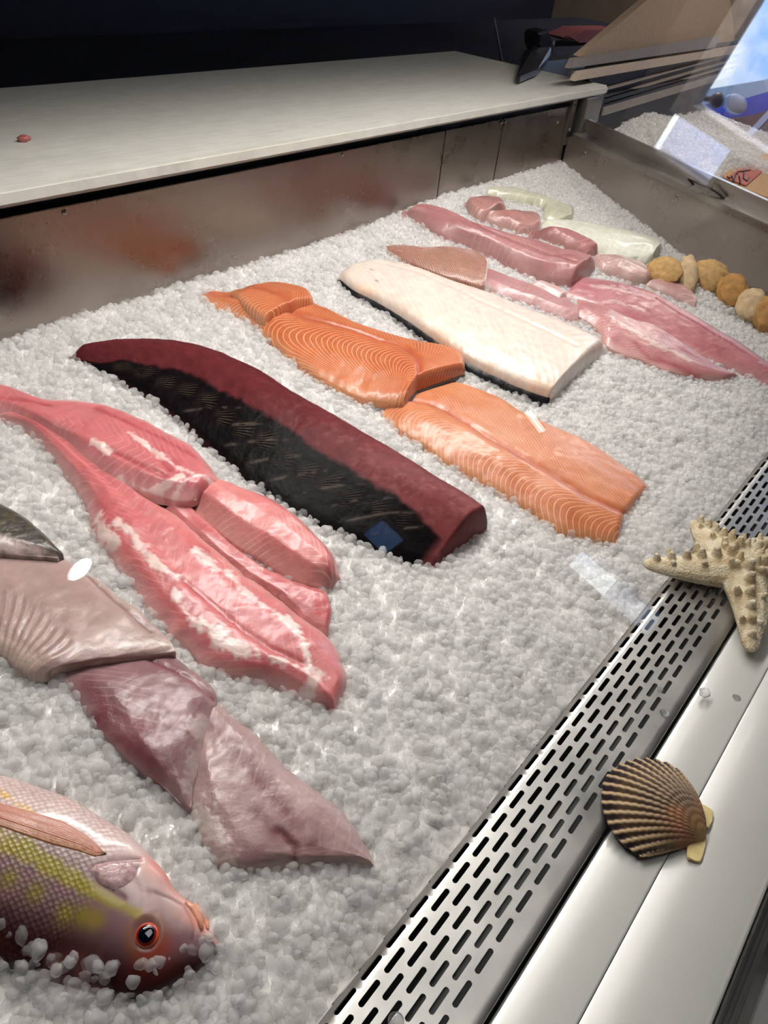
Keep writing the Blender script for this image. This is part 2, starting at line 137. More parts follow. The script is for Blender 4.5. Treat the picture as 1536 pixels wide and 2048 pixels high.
def blob(name, loc, r, mat, parent=None, seed=0, amp=.15, sub=3, sc=(1, 1, 1), rot=(0, 0, 0), freq=3.0):
    bm = bmesh.new(); bmesh.ops.create_icosphere(bm, subdivisions=sub, radius=1)
    Rm = Matrix.Rotation(rot[2], 3, 'Z') @ Matrix.Rotation(rot[1], 3, 'Y') @ Matrix.Rotation(rot[0], 3, 'X')
    for v in bm.verts:
        p = v.co.copy(); k = 1 + amp * (fbm(p.x * 1.3 + p.z + 9 + seed, p.y * 1.3 - p.z * .7 + 9 + seed * 3, freq, seed, 3) - .5) * 2
        v.co = Rm @ Vector((p.x * sc[0], p.y * sc[1], p.z * sc[2])) * (r * float(k))
    o = from_bm(name, bm, mat, parent, True); o.location = loc; return o
def empty(name, loc=(0, 0, 0)):
    o = bpy.data.objects.new(name, None); COL.objects.link(o); o.location = loc; o.empty_display_size = .05; return o
def tag(o, label=None, cat=None, group=None, kind=None):
    if label: o['label'] = label
    if cat: o['category'] = cat
    if group: o['group'] = group
    if kind: o['kind'] = kind
    return o

# ------------------------------------------------------------------ materials
def new_mat(name):
    m = bpy.data.materials.new(name); m.use_nodes = True; t = m.node_tree; b = t.nodes['Principled BSDF']; return m, t, b
def node(t, typ, **k):
    n = t.nodes.new(typ)
    for a, v in k.items():
        if a in n.inputs: n.inputs[a].default_value = v
        else: setattr(n, a, v)
    return n
def ramp(t, src, stops):
    n = t.nodes.new('ShaderNodeValToRGB'); e = n.color_ramp.elements
    while len(e) < len(stops): e.new(.5)
    for el, (p, c) in zip(e, stops): el.position = p; el.color = c if len(c) == 4 else tuple(c) + (1,)
    t.links.new(src, n.inputs['Fac']); return n
def mapping(t, scale, coord='Object'):
    c = t.nodes.new('ShaderNodeTexCoord'); m = t.nodes.new('ShaderNodeMapping'); m.inputs['Scale'].default_value = scale
    t.links.new(c.outputs[coord], m.inputs['Vector']); return m
def simple(name, c, rough=.5, metal=0, vary=.08, scale=40, bump=0, coat=0, spec=.5):
    m, t, b = new_mat(name); mp = mapping(t, (1, 1, 1)); n = node(t, 'ShaderNodeTexNoise', Scale=scale, Detail=6)
    t.links.new(mp.outputs[0], n.inputs['Vector'])
    lo = tuple(float(v) * (1 - vary) for v in lin(c)); hi = tuple(min(1, float(v) * (1 + vary)) for v in lin(c))
    r = ramp(t, n.outputs['Fac'], [(.3, lo), (.7, hi)]); t.links.new(r.outputs[0], b.inputs['Base Color'])
    b.inputs['Roughness'].default_value = rough; b.inputs['Metallic'].default_value = metal; b.inputs['Coat Weight'].default_value = coat
    b.inputs['Specular IOR Level'].default_value = spec
    if bump:
        bp = node(t, 'ShaderNodeBump', Strength=bump, Distance=.002); t.links.new(n.outputs['Fac'], bp.inputs['Height']); t.links.new(bp.outputs[0], b.inputs['Normal'])
    return m
def steel(name, c=(150, 146, 142), r0=.22, r1=.42, stretch=(2, 30, 60), bump=.08, smudge=6.0):
    m, t, b = new_mat(name); b.inputs['Metallic'].default_value = 1
    mp = mapping(t, stretch); n = node(t, 'ShaderNodeTexNoise', Scale=6, Detail=5); t.links.new(mp.outputs[0], n.inputs['Vector'])
    m2 = mapping(t, (1, 1, 1)); n2 = node(t, 'ShaderNodeTexNoise', Scale=smudge, Detail=7, Roughness=.65); t.links.new(m2.outputs[0], n2.inputs['Vector'])
    mr = node(t, 'ShaderNodeMapRange'); mr.inputs['From Min'].default_value = .3; mr.inputs['From Max'].default_value = .7
    mr.inputs['To Min'].default_value = r0; mr.inputs['To Max'].default_value = r1
    t.links.new(n2.outputs['Fac'], mr.inputs['Value']); t.links.new(mr.outputs[0], b.inputs['Roughness'])
    lo = tuple(float(v) * .82 for v in lin(c)); hi = tuple(float(v) * 1.1 for v in lin(c))
    r = ramp(t, n2.outputs['Fac'], [(.3, lo), (.7, hi)]); t.links.new(r.outputs[0], b.inputs['Base Color'])
    bp = node(t, 'ShaderNodeBump', Strength=bump, Distance=.001); t.links.new(n.outputs['Fac'], bp.inputs['Height']); t.links.new(bp.outputs[0], b.inputs['Normal'])
    return m
def glass_pane(name, tint=(1, 1, 1), f0=.045):
    m = bpy.data.materials.new(name); m.use_nodes = True; t = m.node_tree; t.nodes.clear()
    o = node(t, 'ShaderNodeOutputMaterial'); lw = node(t, 'ShaderNodeLayerWeight', Blend=.5)
    p = node(t, 'ShaderNodeMath', operation='POWER'); p.inputs[1].default_value = 5; t.links.new(lw.outputs['Facing'], p.inputs[0])
    mr = node(t, 'ShaderNodeMapRange'); mr.inputs['To Min'].default_value = f0; mr.inputs['To Max'].default_value = 1; t.links.new(p.outputs[0], mr.inputs['Value'])
    tr = node(t, 'ShaderNodeBsdfTransparent'); tr.inputs[0].default_value = (*tint, 1); gl = node(t, 'ShaderNodeBsdfGlossy'); gl.inputs['Roughness'].default_value = 0.0
    mx = node(t, 'ShaderNodeMixShader'); t.links.new(mr.outputs[0], mx.inputs[0]); t.links.new(tr.outputs[0], mx.inputs[1]); t.links.new(gl.outputs[0], mx.inputs[2])
    t.links.new(mx.outputs[0], o.inputs[0]); return m
def flesh(name, stripe=(255, 215, 170), rough=.34, sss=.25, rad=(.012, .004, .002), fine=300, bump=.25, w0=.80, w1=.97, spec=.45, coat=.25, nvar=.14):
    """wet fish: colour and fibre phase come from the mesh, fine grain and relief from noise"""
    m, t, b = new_mat(name)
    ca = node(t, 'ShaderNodeAttribute', attribute_name='col'); sa = node(t, 'ShaderNodeAttribute', attribute_name='stripe'); am = node(t, 'ShaderNodeAttribute', attribute_name='samt')
    mp = mapping(t, (1, 1, 1)); n = node(t, 'ShaderNodeTexNoise', Scale=fine, Detail=5, Roughness=.6); t.links.new(mp.outputs[0], n.inputs['Vector'])
    n2 = node(t, 'ShaderNodeTexNoise', Scale=60, Detail=5, Roughness=.6); t.links.new(mp.outputs[0], n2.inputs['Vector'])
    ml = node(t, 'ShaderNodeMath', operation='MULTIPLY'); ml.inputs[1].default_value = 2 * math.pi; t.links.new(sa.outputs['Fac'], ml.inputs[0])
    si = node(t, 'ShaderNodeMath', operation='SINE'); t.links.new(ml.outputs[0], si.inputs[0])
    mr = node(t, 'ShaderNodeMapRange'); mr.inputs['From Min'].default_value = w0; mr.inputs['From Max'].default_value = w1; t.links.new(si.outputs[0], mr.inputs['Value'])
    mm = node(t, 'ShaderNodeMath', operation='MULTIPLY'); t.links.new(mr.outputs[0], mm.inputs[0]); t.links.new(am.outputs['Fac'], mm.inputs[1])
    v = node(t, 'ShaderNodeMapRange'); v.inputs['From Min'].default_value = .25; v.inputs['From Max'].default_value = .75; v.inputs['To Min'].default_value = 1 - nvar; v.inputs['To Max'].default_value = 1 + nvar
    t.links.new(n2.outputs['Fac'], v.inputs['Value'])
    vm = node(t, 'ShaderNodeVectorMath', operation='SCALE'); t.links.new(ca.outputs['Color'], vm.inputs[0]); t.links.new(v.outputs[0], vm.inputs['Scale'])
    mx = node(t, 'ShaderNodeMix', data_type='RGBA'); t.links.new(mm.outputs[0], mx.inputs['Factor']); t.links.new(vm.outputs[0], mx.inputs[6]); mx.inputs[7].default_value = L4(stripe)
    t.links.new(mx.outputs[2], b.inputs['Base Color'])
    b.inputs['Subsurface Weight'].default_value = sss; b.inputs['Subsurface Radius'].default_value = rad; b.inputs['Subsurface Scale'].default_value = 1.0
    b.inputs['Roughness'].default_value = rough; b.inputs['Specular IOR Level'].default_value = spec; b.inputs['Coat Weight'].default_value = coat; b.inputs['Coat Roughness'].default_value = .18
    ad = node(t, 'ShaderNodeMath', operation='ADD'); t.links.new(n.outputs['Fac'], ad.inputs[0])
    ad2 = node(t, 'ShaderNodeMath', operation='MULTIPLY'); ad2.inputs[1].default_value = 2.0; t.links.new(n2.outputs['Fac'], ad2.inputs[0]); t.links.new(ad2.outputs[0], ad.inputs[1])
    ad3 = node(t, 'ShaderNodeMath', operation='ADD'); t.links.new(ad.outputs[0], ad3.inputs[0]); hm_ = node(t, 'ShaderNodeMath', operation='MULTIPLY'); hm_.inputs[1].default_value = .35; t.links.new(mm.outputs[0], hm_.inputs[0]); t.links.new(hm_.outputs[0], ad3.inputs[1])
    bp = node(t, 'ShaderNodeBump', Strength=bump, Distance=.0012); t.links.new(ad3.outputs[0], bp.inputs['Height']); t.links.new(bp.outputs[0], b.inputs['Normal'])
    return m
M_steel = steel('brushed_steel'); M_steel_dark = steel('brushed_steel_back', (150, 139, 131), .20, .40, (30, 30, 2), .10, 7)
def ice_reflection(m):
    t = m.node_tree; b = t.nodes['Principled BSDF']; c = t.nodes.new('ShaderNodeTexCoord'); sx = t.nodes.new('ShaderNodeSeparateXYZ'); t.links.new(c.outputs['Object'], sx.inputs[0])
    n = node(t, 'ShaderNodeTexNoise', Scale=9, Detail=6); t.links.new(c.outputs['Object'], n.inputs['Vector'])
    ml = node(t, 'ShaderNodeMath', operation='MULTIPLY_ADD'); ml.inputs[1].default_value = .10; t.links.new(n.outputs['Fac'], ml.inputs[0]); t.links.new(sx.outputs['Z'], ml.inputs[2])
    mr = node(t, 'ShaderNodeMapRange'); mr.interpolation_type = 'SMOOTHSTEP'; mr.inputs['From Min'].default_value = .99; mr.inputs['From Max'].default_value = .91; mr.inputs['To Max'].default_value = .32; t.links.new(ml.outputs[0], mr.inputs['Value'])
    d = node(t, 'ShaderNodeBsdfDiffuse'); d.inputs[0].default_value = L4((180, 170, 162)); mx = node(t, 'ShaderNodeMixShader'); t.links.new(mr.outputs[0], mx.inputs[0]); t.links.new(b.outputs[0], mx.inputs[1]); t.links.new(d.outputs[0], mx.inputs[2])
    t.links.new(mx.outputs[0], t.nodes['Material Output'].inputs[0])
ice_reflection(M_steel_dark)      # paler low down: reflection of the ice painted into the sheets
M_galv = steel('perforated_steel', (190, 188, 184), .33, .46, (3, 40, 40), .05, 9)
M_alu = simple('satin_painted_aluminium', (198, 198, 193), .30, .08, .03, 12, 0, .2)
M_black = simple('black_gap', (14, 14, 17), .5, 0, .2)
M_board = simple('scratched_white_plastic', (196, 194, 186), .42, 0, .05, 30)
M_rubber = simple('dark_grey_gasket', (112, 108, 108), .35, .4)
M_glass = glass_pane('case_glass', (.985, .99, .99))
M_navy = simple('dark_navy_wall', (12, 17, 36), .7, 0, .2, 5)
M_dark = simple('dark_interior', (40, 37, 36), .8, 0, .15, 4)
M_tan = simple('beige_board', (150, 128, 108), .85, 0, .10, 160, .3)

# board scratches
def scratch(m):
    t = m.node_tree; b = t.nodes['Principled BSDF']
    c = t.nodes.new('ShaderNodeTexCoord'); mp = t.nodes.new('ShaderNodeMapping'); mp.inputs['Scale'].default_value = (9, 140, 9); mp.inputs['Rotation'].default_value = (0, 0, -.25)
    t.links.new(c.outputs['Object'], mp.inputs[0]); n = node(t, 'ShaderNodeTexNoise', Scale=1.6, Detail=6, Roughness=.7); t.links.new(mp.outputs[0], n.inputs['Vector'])
    r = ramp(t, n.outputs['Fac'], [(.32, (.72, .72, .70)), (.52, (1, 1, 1))])
    old = b.inputs['Base Color'].links[0].from_socket; mx = node(t, 'ShaderNodeMix', data_type='RGBA', blend_type='MULTIPLY'); mx.inputs['Factor'].default_value = .7
    t.links.new(old, mx.inputs[6]); t.links.new(r.outputs[0], mx.inputs[7]); t.links.new(mx.outputs[2], b.inputs['Base Color'])
    bp = node(t, 'ShaderNodeBump', Strength=.25, Distance=.001); t.links.new(n.outputs['Fac'], bp.inputs['Height']); t.links.new(bp.outputs[0], b.inputs['Normal'])
scratch(M_board)

def adopt(o, root): o.parent = root; o.matrix_parent_inverse = Matrix.Translation(-Vector(root.location)); return o
# ================================================================== SETTING
tag(box('floor', (-4, 9, -4.5, 4, -.05, 0), M_dark), kind='structure')
tag(box('ceiling', (-4, 6.1, -4.5, 4, 3.1, 3.16), M_dark), kind='structure')
tag(box('wall_back', (-4, 6.1, 3.2, 3.3, 0, 3.1), M_navy), kind='structure')
tag(box('wall_left', (-4.1, -4, -4.5, 4, 0, 3.1), M_dark), kind='structure')
bm = bmesh.new()
for b_ in ((-4, 4.08, 0, 3.1), (4.08, 4.44, 0, 2.40), (4.08, 4.44, 2.72, 3.1), (4.44, 5.52, 0, 3.1), (5.52, 5.92, 0, .30), (5.52, 5.92, 1.28, 3.1), (5.92, 6.1, 0, 3.1)): bm_box(bm, b_[0], b_[1], -4.6, -4.5, b_[2], b_[3])
tag(from_bm('wall_front', bm, simple('dark_front_wall', (20, 19, 20), .8, 0, .15, 4)), kind='structure')
for nm_, (a0_, a1_, c0_, c1_) in (('window_3', (4.08, 4.44, 2.40, 2.72)), ('door_1', (5.52, 5.92, .30, 1.28))):
    w_ = tag(empty(nm_, ((a0_ + a1_) / 2, -4.55, c0_)), kind='structure')
    for q_ in ((a0_, a0_ + .02, c0_, c1_), (a1_ - .02, a1_, c0_, c1_), (a0_ + .02, a1_ - .02, c0_, c0_ + .02), (a0_ + .02, a1_ - .02, c1_ - .02, c1_)):
        adopt(box('window_frame' if nm_[0] == 'w' else 'door_frame', (q_[0], q_[1], -4.58, -4.52, q_[2], q_[3]), M_rubber), w_)
    adopt(box('pane', (a0_ + .02, a1_ - .02, -4.555, -4.545, c0_ + .02, c1_ - .02), M_glass if nm_[0] == 'd' else glass_pane('smoked_pane', (.30, .40, .50))), w_)
# end wall of the shop with two windows to the street
bm = bmesh.new(); X0, X1 = 6.0, 6.1
bm_box(bm, X0, X1, -4.5, -1.36, 0, 3.1); bm_box(bm, X0, X1, -1.36, 1.6, 0, .9); bm_box(bm, X0, X1, -1.36, 1.6, 2.80, 3.1)
bm_box(bm, X0, X1, 1.6, 3.2, 0, 3.1); bm_box(bm, X0, X1, -1.36, -1.07, .9, 2.28)
tag(from_bm('wall_right', bm, simple('brown_plaster', (96, 82, 72), .85, 0, .15, 12)), kind='structure')
M_frame = simple('weathered_window_frame', (190, 180, 174), .6, 0, .25, 14)
w1 = tag(empty('window_1', (6.0, -.2, .9)), kind='structure')
def part_box(name, b, mat, root, bevel=0):
    o = box(name, b, mat, None, bevel); o.parent = root; o.matrix_parent_inverse = Matrix.Translation(-Vector(root.location)); return o
part_box('window_frame', (5.95, 6.12, -1.07, 1.6, 2.68, 2.80), M_frame, w1); part_box('window_frame', (5.95, 6.12, -1.07, -.97, .9, 2.68), M_frame, w1)
part_box('window_sill', (5.9, 6.15, -.97, 1.6, .9, .95), M_frame, w1)
part_box('pane', (6.03, 6.04, -.97, 1.6, .95, 2.68), M_glass, w1)
w2 = tag(empty('window_2', (6.0, -1.2, 2.28)), kind='structure')
part_box('window_frame', (5.97, 6.12, -1.36, -1.07, 2.26, 2.29), M_frame, w2); part_box('window_frame', (5.97, 6.12, -1.36, -1.34, 2.29, 2.74), M_frame, w2)
part_box('pane', (6.03, 6.04, -1.34, -1.07, 2.29, 2.74), glass_pane('tinted_pane', (.60, .62, .74)), w2)
tag(box('ground', (6.2, 40, -25, 25, -.1, -.02), simple('pale_paving', (150, 148, 144), .9)), kind='structure')
# street building seen in the glass reflection
b = tag(empty('street_building', (10, -1.6, 0)), 'white fascia and violet blue house front reflected in the case glass', 'building')
def part_prism(name, poly, vec, mat, root, bevel=0):
    o = prism(name, poly, vec, mat, None, bevel); o.parent = root; o.matrix_parent_inverse = Matrix.Translation(-Vector(root.location)); return o
part_prism('fascia', EX['b_fascia'], (.35, 0, 0), simple('white_fascia', (190, 196, 205), .6), b)
part_prism('wall', EX['b_wall'], (.5, 0, 0), simple('violet_blue_wall', (78, 84, 190), .7), b)
part_prism('roof', EX['b_roof'], (.5, 0, 0), simple('brown_roof', (120, 78, 72), .8, 0, .25, 8), b)
b = tag(empty('street_canopy', (8, -1.3, 0)), 'beige awning panel with a white edge reflected at the far right', 'awning')
part_prism('edge_bar', EX['b_pole'], (.12, 0, 0), simple('white_bar', (225, 215, 225), .5), b)
part_prism('awning_panel', EX['b_beige'], (.3, 0, 0), simple('awning_beige', (150, 126, 112), .8), b)
l = EX['lantern']; ln = tag(empty('wall_lantern', l[1]), 'brown wall lantern with a clear glass bulb reflected against the sky', 'lantern')
adopt(tube('bracket', [l[0], l[1]], .02, simple('lantern_bronze', (92, 60, 48), .4, .6)), ln)
adopt(blob('cap', l[1], .055, simple('lantern_cap_bronze', (104, 70, 54), .4, .6), None, 2, .1, 2), ln)
adopt(blob('bulb', l[2], .06, simple('lantern_glass', (190, 195, 215), .1), None, 3, .0, 3, (1, 1.0, 1.5)), ln)

tag(box('fill_light_box_1', (-.08, 1.08, -.53, .33, 3.06, 3.10), M_frame), kind='structure'); tag(box('fill_light_box_2', (4.3, 4.95, 1.0, 1.6, 3.0, 3.10), M_frame), kind='structure')   # unseen boxes added over the front and frame fill lights
# ================================================================== DISPLAY CASE
case = tag(empty('display_case', (.9, .4, 0)), 'stainless steel fish display case with slotted front grille and slanted glass', 'display case')
def cp(o): return adopt(o, case)
XL, XR = -.6, 3.2
# body below, mostly out of sight
bm = bmesh.new(); bm_box(bm, XL, XR, -.13, -.118, .05, .70); bm_box(bm, XL, XR, 1.36, 1.38, .0, 1.03); bm_box(bm, XL, XR, -.118, 1.36, .40, .42)
bm_box(bm, XL - .02, XL, -.13, 1.38, 0, 1.0); cp(from_bm('body', bm, M_steel))
# back panels, each a sheet with a seam
seams = [XL, 1.415, 1.638, 1.9655]
for i in range(3):
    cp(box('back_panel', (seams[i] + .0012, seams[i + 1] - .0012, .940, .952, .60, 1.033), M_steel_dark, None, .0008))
cp(box('panel_backing', (XL, XR, .955, .965, .55, 1.04), M_black))
cp(box('shelf_underside', (XL, 2.085, .945, 1.36, 1.043, 1.051), M_steel))
# corner upright and screws
cp(box('corner_strip', (1.945, 1.968, .932, .9405, .945, 1.048), M_steel, None, .001))
cp(box('corner_post', (1.985, 2.05, .915, .99, .55, 1.052), M_steel, None, .003))
cp(box('corner_post', (2.052, 2.10, .925, .985, .55, 1.052), M_steel, None, .003))
def screw(x, y, z, d):
    bm = bmesh.new(); bmesh.ops.create_uvsphere(bm, u_segments=10, v_segments=6, radius=.004)
    for v in bm.verts: v.co = Vector((v.co.x, v.co.y * .5, v.co.z)) if d == 'y' else Vector((v.co.x * .5, v.co.y, v.co.z))
    o = from_bm('screw', bm, M_steel, None, True); o.location = (x, y, z); cp(o)
for x, z in ((.5545, 1.026), (1.0995, 1.028), (1.631, 1.028), (1.645, 1.028), (1.9, 1.0)): screw(x, .9395, z, 'y')
for z in (1.035, .98): screw(1.957, .9315, z, 'y')
# end wall with its sloping rim
def zr(y): return .8365 + .148 * (y - .0)            # rim height along the depth
bm = bmesh.new()
def quadbox(bm, ys, x0, x1, zlo, zhi):
    v = []
    for x in (x0, x1):
        for y, z in ((ys[0], zlo(ys[0])), (ys[1], zlo(ys[1])), (ys[1], zhi(ys[1])), (ys[0], zhi(ys[0]))): v.append(bm.verts.new((x, y, z)))
    for f in ((0, 1, 2, 3), (7, 6, 5, 4), (0, 4, 5, 1), (1, 5, 6, 2), (2, 6, 7, 3), (3, 7, 4, 0)): bm.faces.new([v[i] for i in f])
YS = (.12, .935)
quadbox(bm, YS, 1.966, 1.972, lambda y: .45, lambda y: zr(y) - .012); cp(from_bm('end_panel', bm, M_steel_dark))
bm = bmesh.new(); quadbox(bm, (.12, .925), 1.960, 2.018, lambda y: zr(y) - .014, zr); bmesh.ops.bevel(bm, geom=bm.edges[:], offset=.0012, segments=2, affect='EDGES'); cp(from_bm('end_rim', bm, M_steel))
bm = bmesh.new(); quadbox(bm, (.12, .93), 2.012, 2.030, lambda y: zr(y) - .1, lambda y: zr(y) + .030); bmesh.ops.bevel(bm, geom=bm.edges[:], offset=.0015, segments=2, affect='EDGES'); cp(from_bm('end_upstand', bm, M_steel))
for y in (.88, .82, .62): screw(1.9655, y, zr(y) - .03, 'x')
hk = cp(tube('wire_hook', [(1.995, .60, zr(.60) + .001), (1.975, .61, zr(.61) + .012), (1.985, .56, zr(.56) + .012), (1.999, .52, zr(.52) + .001)], .002, M_black, None, 6))

# perforated front grille, real slots
def arcp(a):                       # arc length from the front edge -> (y, z)
    fl, Rr = .0790, .0155
    if a <= fl: return (.0255 + a, .750)
    th = (a - fl) / Rr
    if th < math.radians(84): return (.0255 + fl + Rr * math.sin(th), .750 - Rr * (1 - math.cos(th)))
    tm = math.radians(84); k = a - fl - Rr * tm
    return (.0255 + fl + Rr * math.sin(tm) + k * math.cos(tm), .750 - Rr * (1 - math.cos(tm)) - k * math.sin(tm))
PITCH, ROW, HL, HW = .03028, .01057, .0232, .0046
gv, gf, cache = [], [], {}
def gvert(x, a):
    k = (round(x * 1e5), round(a * 1e5))
    if k not in cache: cache[k] = len(gv); y, z = arcp(a); gv.append((x, y, z))
    return cache[k]
GX0, NS = .2518 - PITCH * 28, 92
for r in range(8):
    ac = .0227 + r * ROW; off = 0 if r % 2 == 0 else PITCH / 2
    for k in range(NS):
        xc = GX0 + off + k * PITCH; x0 = xc - PITCH / 2
        outer = [(x0 + PITCH * j / 8, ac - ROW / 2) for j in range(8)] + [(x0 + PITCH, ac - ROW / 2 + ROW * j / 2) for j in range(2)] + \
                [(x0 + PITCH - PITCH * j / 8, ac + ROW / 2) for j in range(8)] + [(x0, ac + ROW / 2 - ROW * j / 2) for j in range(2)]
        hr, hs = HW / 2, HL / 2 - HW / 2; inner = []
        for (px, pa) in outer:
            dx = (px - xc); da = pa - ac
            if abs(abs(da) - ROW / 2) < 1e-6 and abs(dx) <= PITCH * .26: inner.append((xc + dx / (PITCH * .25) * hs, ac + math.copysign(hr, da)))
            else:
                sg = 1 if dx > 0 else -1
                ang = math.atan2(da / ROW, (abs(dx) - PITCH * .25) / (PITCH * .25) * .5)
                inner.append((xc + sg * (hs + hr * math.cos(ang)), ac + hr * math.sin(ang)))
        o = [gvert(*p) for p in outer]; i_ = [gvert(*p) for p in inner]; n = len(o)
        for j in range(n): gf.append((o[j], o[(j + 1) % n], i_[(j + 1) % n], i_[j]))
grille = mesh_obj('air_grille', gv, gf, M_galv); sm = grille.modifiers.new('thick', 'SOLIDIFY'); sm.thickness = .0010; sm.offset = 1 if grille.data.polygons[0].normal.z < 0 else -1
es = grille.modifiers.new('crisp', 'EDGE_SPLIT'); es.split_angle = math.radians(40); cp(grille)
gx0, gx1 = GX0 - PITCH / 2, GX0 + PITCH * NS
cp(sweep_x('grille_flange', [(.0255, .744), (.0255, .7495), (.0262, .7503)] + [(arcp(a)[0], .7503) for a in (.008, .0227 - ROW / 2)], gx0, gx1, M_galv))
a0 = .0227 + 7.5 * ROW; cp(sweep_x('grille_lip', [arcp(a0), arcp(a0 + .01), arcp(a0 + .05)], gx0, gx1, M_galv))
cp(sweep_x('air_duct', [(.024, .745), (.03, .69), (.10, .68), (.1195, .70), (.12, .72)], gx0, gx1, M_black))
# front ledge, two satin sheets with a hair seam, softly rolled
def led(y0, y1, n=24):
    P = []
    for k in range(n + 1):
        y = y0 + (y1 - y0) * k / n
        if y > -.0285: q = .0225 - y; z = .7425 + .31 * q - .32 / .051 * q * q / 2
        else: q = -.0285 - y; z = .7499 + .36 * q - .42 / .076 * q * q / 2
        P.append((y, z))
    return P
def slab_x(name, prof, mat, th=.006):
    P = list(prof) + [(y, z - th) for y, z in reversed(prof)] + [prof[0]]
    return cp(sweep_x(name, P, gx0, XR, mat))
slab_x('front_ledge', led(.0225, -.0282), M_alu); slab_x('front_ledge', led(-.0288, -.1045), M_alu)
cp(box('ledge_tray', (gx0, XR, -.112, .024, .700, .726), M_black))
# glass channel and outer frame
cp(box('glass_channel', (gx0, XR, -.1085, -.1055, .70, .7665), M_steel, None, .0008))
cp(box('glass_channel', (gx0, XR, -.1260, -.1190, .70, .762), M_steel, None, .0008))
cp(box('glass_gasket', (gx0, XR, -.1190, -.1085, .70, .758), M_rubber))
cp(sweep_x('outer_frame', [(-.126, .757), (-.128, .7585), (-.142, .7555), (-.144, .750), (-.144, .735), (-.149, .735), (-.149, .740), (-.165, .737), (-.172, .728), (-.174, .60)], gx0, XR, M_alu, None, False))
# slanted front glass
AL = math.radians(36.5)
def gpt(h, off): return (-.1137 + math.tan(AL) * h - off * math.cos(AL), .756 + h + off * math.sin(AL))
H = .94
cp(prism('front_glass', [(gx0, *gpt(0, 0)), (gx0, *gpt(H, 0)), (gx0, *gpt(H, .006)), (gx0, *gpt(0, .006))], (XR - gx0, 0, 0), M_glass))
# lamp housing and canopy under the glass top
cp(box('canopy', (gx0, XR, .56, 1.0, 1.70, 1.72), M_steel)); cp(box('lamp_housing', (-.35, 1.85, .56, .64, 1.59, 1.70), M_alu, None, .003)); cp(box('added_light_blocker', (-.35, 1.85, .66, .663, 1.543, 1.70), M_alu))  # unseen lip added to cut the light on the board's rear half

# ------------------------------------------------------------------ back shelf (white plastic cutting board)
bd = box('cutting_board', (XL, 2.095, .917, 1.40, 1.0525, 1.073), M_board, None, .004)
tag(bd, 'long scratched white plastic cutting board along the back of the case', 'cutting board')

# ------------------------------------------------------------------ ICE
def ice_mat(name, base=(222, 222, 222), trl=.4, clear=.12, rough=.14):
    """frosted nugget ice: white scatter, light leaking through, a wet skin and a little clear passage"""
    m, t, b = new_mat(name); o = t.nodes['Material Output']; oi = node(t, 'ShaderNodeObjectInfo')
    r = ramp(t, oi.outputs['Random'], [(.0, L4((np.array(base) * .965).tolist())), (1, L4(base))]); t.links.new(r.outputs[0], b.inputs['Base Color'])
    b.inputs['Roughness'].default_value = rough; b.inputs['IOR'].default_value = 1.31; b.inputs['Specular IOR Level'].default_value = .6
    tl = node(t, 'ShaderNodeBsdfTranslucent'); t.links.new(r.outputs[0], tl.inputs[0]); mx = node(t, 'ShaderNodeMixShader'); mx.inputs[0].default_value = trl
    t.links.new(b.outputs[0], mx.inputs[1]); t.links.new(tl.outputs[0], mx.inputs[2])
    tr = node(t, 'ShaderNodeBsdfTransparent'); m2 = node(t, 'ShaderNodeMixShader'); t.links.new(mx.outputs[0], m2.inputs[1]); t.links.new(tr.outputs[0], m2.inputs[2])
    mr = node(t, 'ShaderNodeMapRange'); mr.inputs['To Min'].default_value = clear * .6; mr.inputs['To Max'].default_value = clear * 1.4; t.links.new(oi.outputs['Random'], mr.inputs['Value']); t.links.new(mr.outputs[0], m2.inputs[0])
    n3 = node(t, 'ShaderNodeTexNoise', Scale=1.8, Detail=2); mo = mapping(t, (1, 1, 1), 'Generated'); t.links.new(mo.outputs[0], n3.inputs['Vector']); b3 = node(t, 'ShaderNodeBump', Strength=.45, Distance=.5); t.links.new(n3.outputs['Fac'], b3.inputs['Height']); t.links.new(b3.outputs[0], b.inputs['Coat Normal'])
    b.inputs['Coat Weight'].default_value = 1.0; b.inputs['Coat IOR'].default_value = 1.5; b.inputs['Coat Roughness'].default_value = .02
    t.links.new(m2.outputs[0], o.inputs[0]); return m
def clear_mat(name):
    m, t, b = new_mat(name); b.inputs['Base Color'].default_value = (.97, .98, .99, 1); b.inputs['Roughness'].default_value = .05; b.inputs['IOR'].default_value = 1.31; b.inputs['Transmission Weight'].default_value = .95; return m
M_ice = ice_mat('crushed_ice', (251, 250, 249), .55, .58, .10); M_icebed = ice_mat('packed_ice', (252, 250, 247), 0.0, 0.0, .3); M_drop = clear_mat('clear_ice')
def outline(key):
    a = np.array(FD[key]['st'], float) / 1e4
    return np.concatenate([a[:, 0:2], a[-1:, 2:4], a[::-1, 4:6], a[:1, 2:4]])
def in_poly(x, y, P):
    c = np.zeros(x.shape, bool); n = len(P); j = n - 1
    for i in range(n):
        xi, yi = P[i]; xj, yj = P[j]
        if yi != yj: c ^= ((yi > y) != (yj > y)) & (x < (xj - xi) * (y - yi) / (yj - yi) + xi)
        j = i
    return c
def d_poly(x, y, P, closed=True):
    d = np.full(x.shape, 9.0); n = len(P)
    for i in range(n if closed else n - 1):
        ax, ay = P[i]; bx, by = P[(i + 1) % n]; dx, dy = bx - ax, by - ay; q = dx * dx + dy * dy + 1e-12
        t = np.clip(((x - ax) * dx + (y - ay) * dy) / q, 0, 1); d = np.minimum(d, np.hypot(x - ax - t * dx, y - ay - t * dy))
    return d
FE = np.array(EX['fish_edge'])[:, :2]; FISHPOLY = np.concatenate([[[.0, .56], [.06, .55]], FE, [[-.02, .44]]])
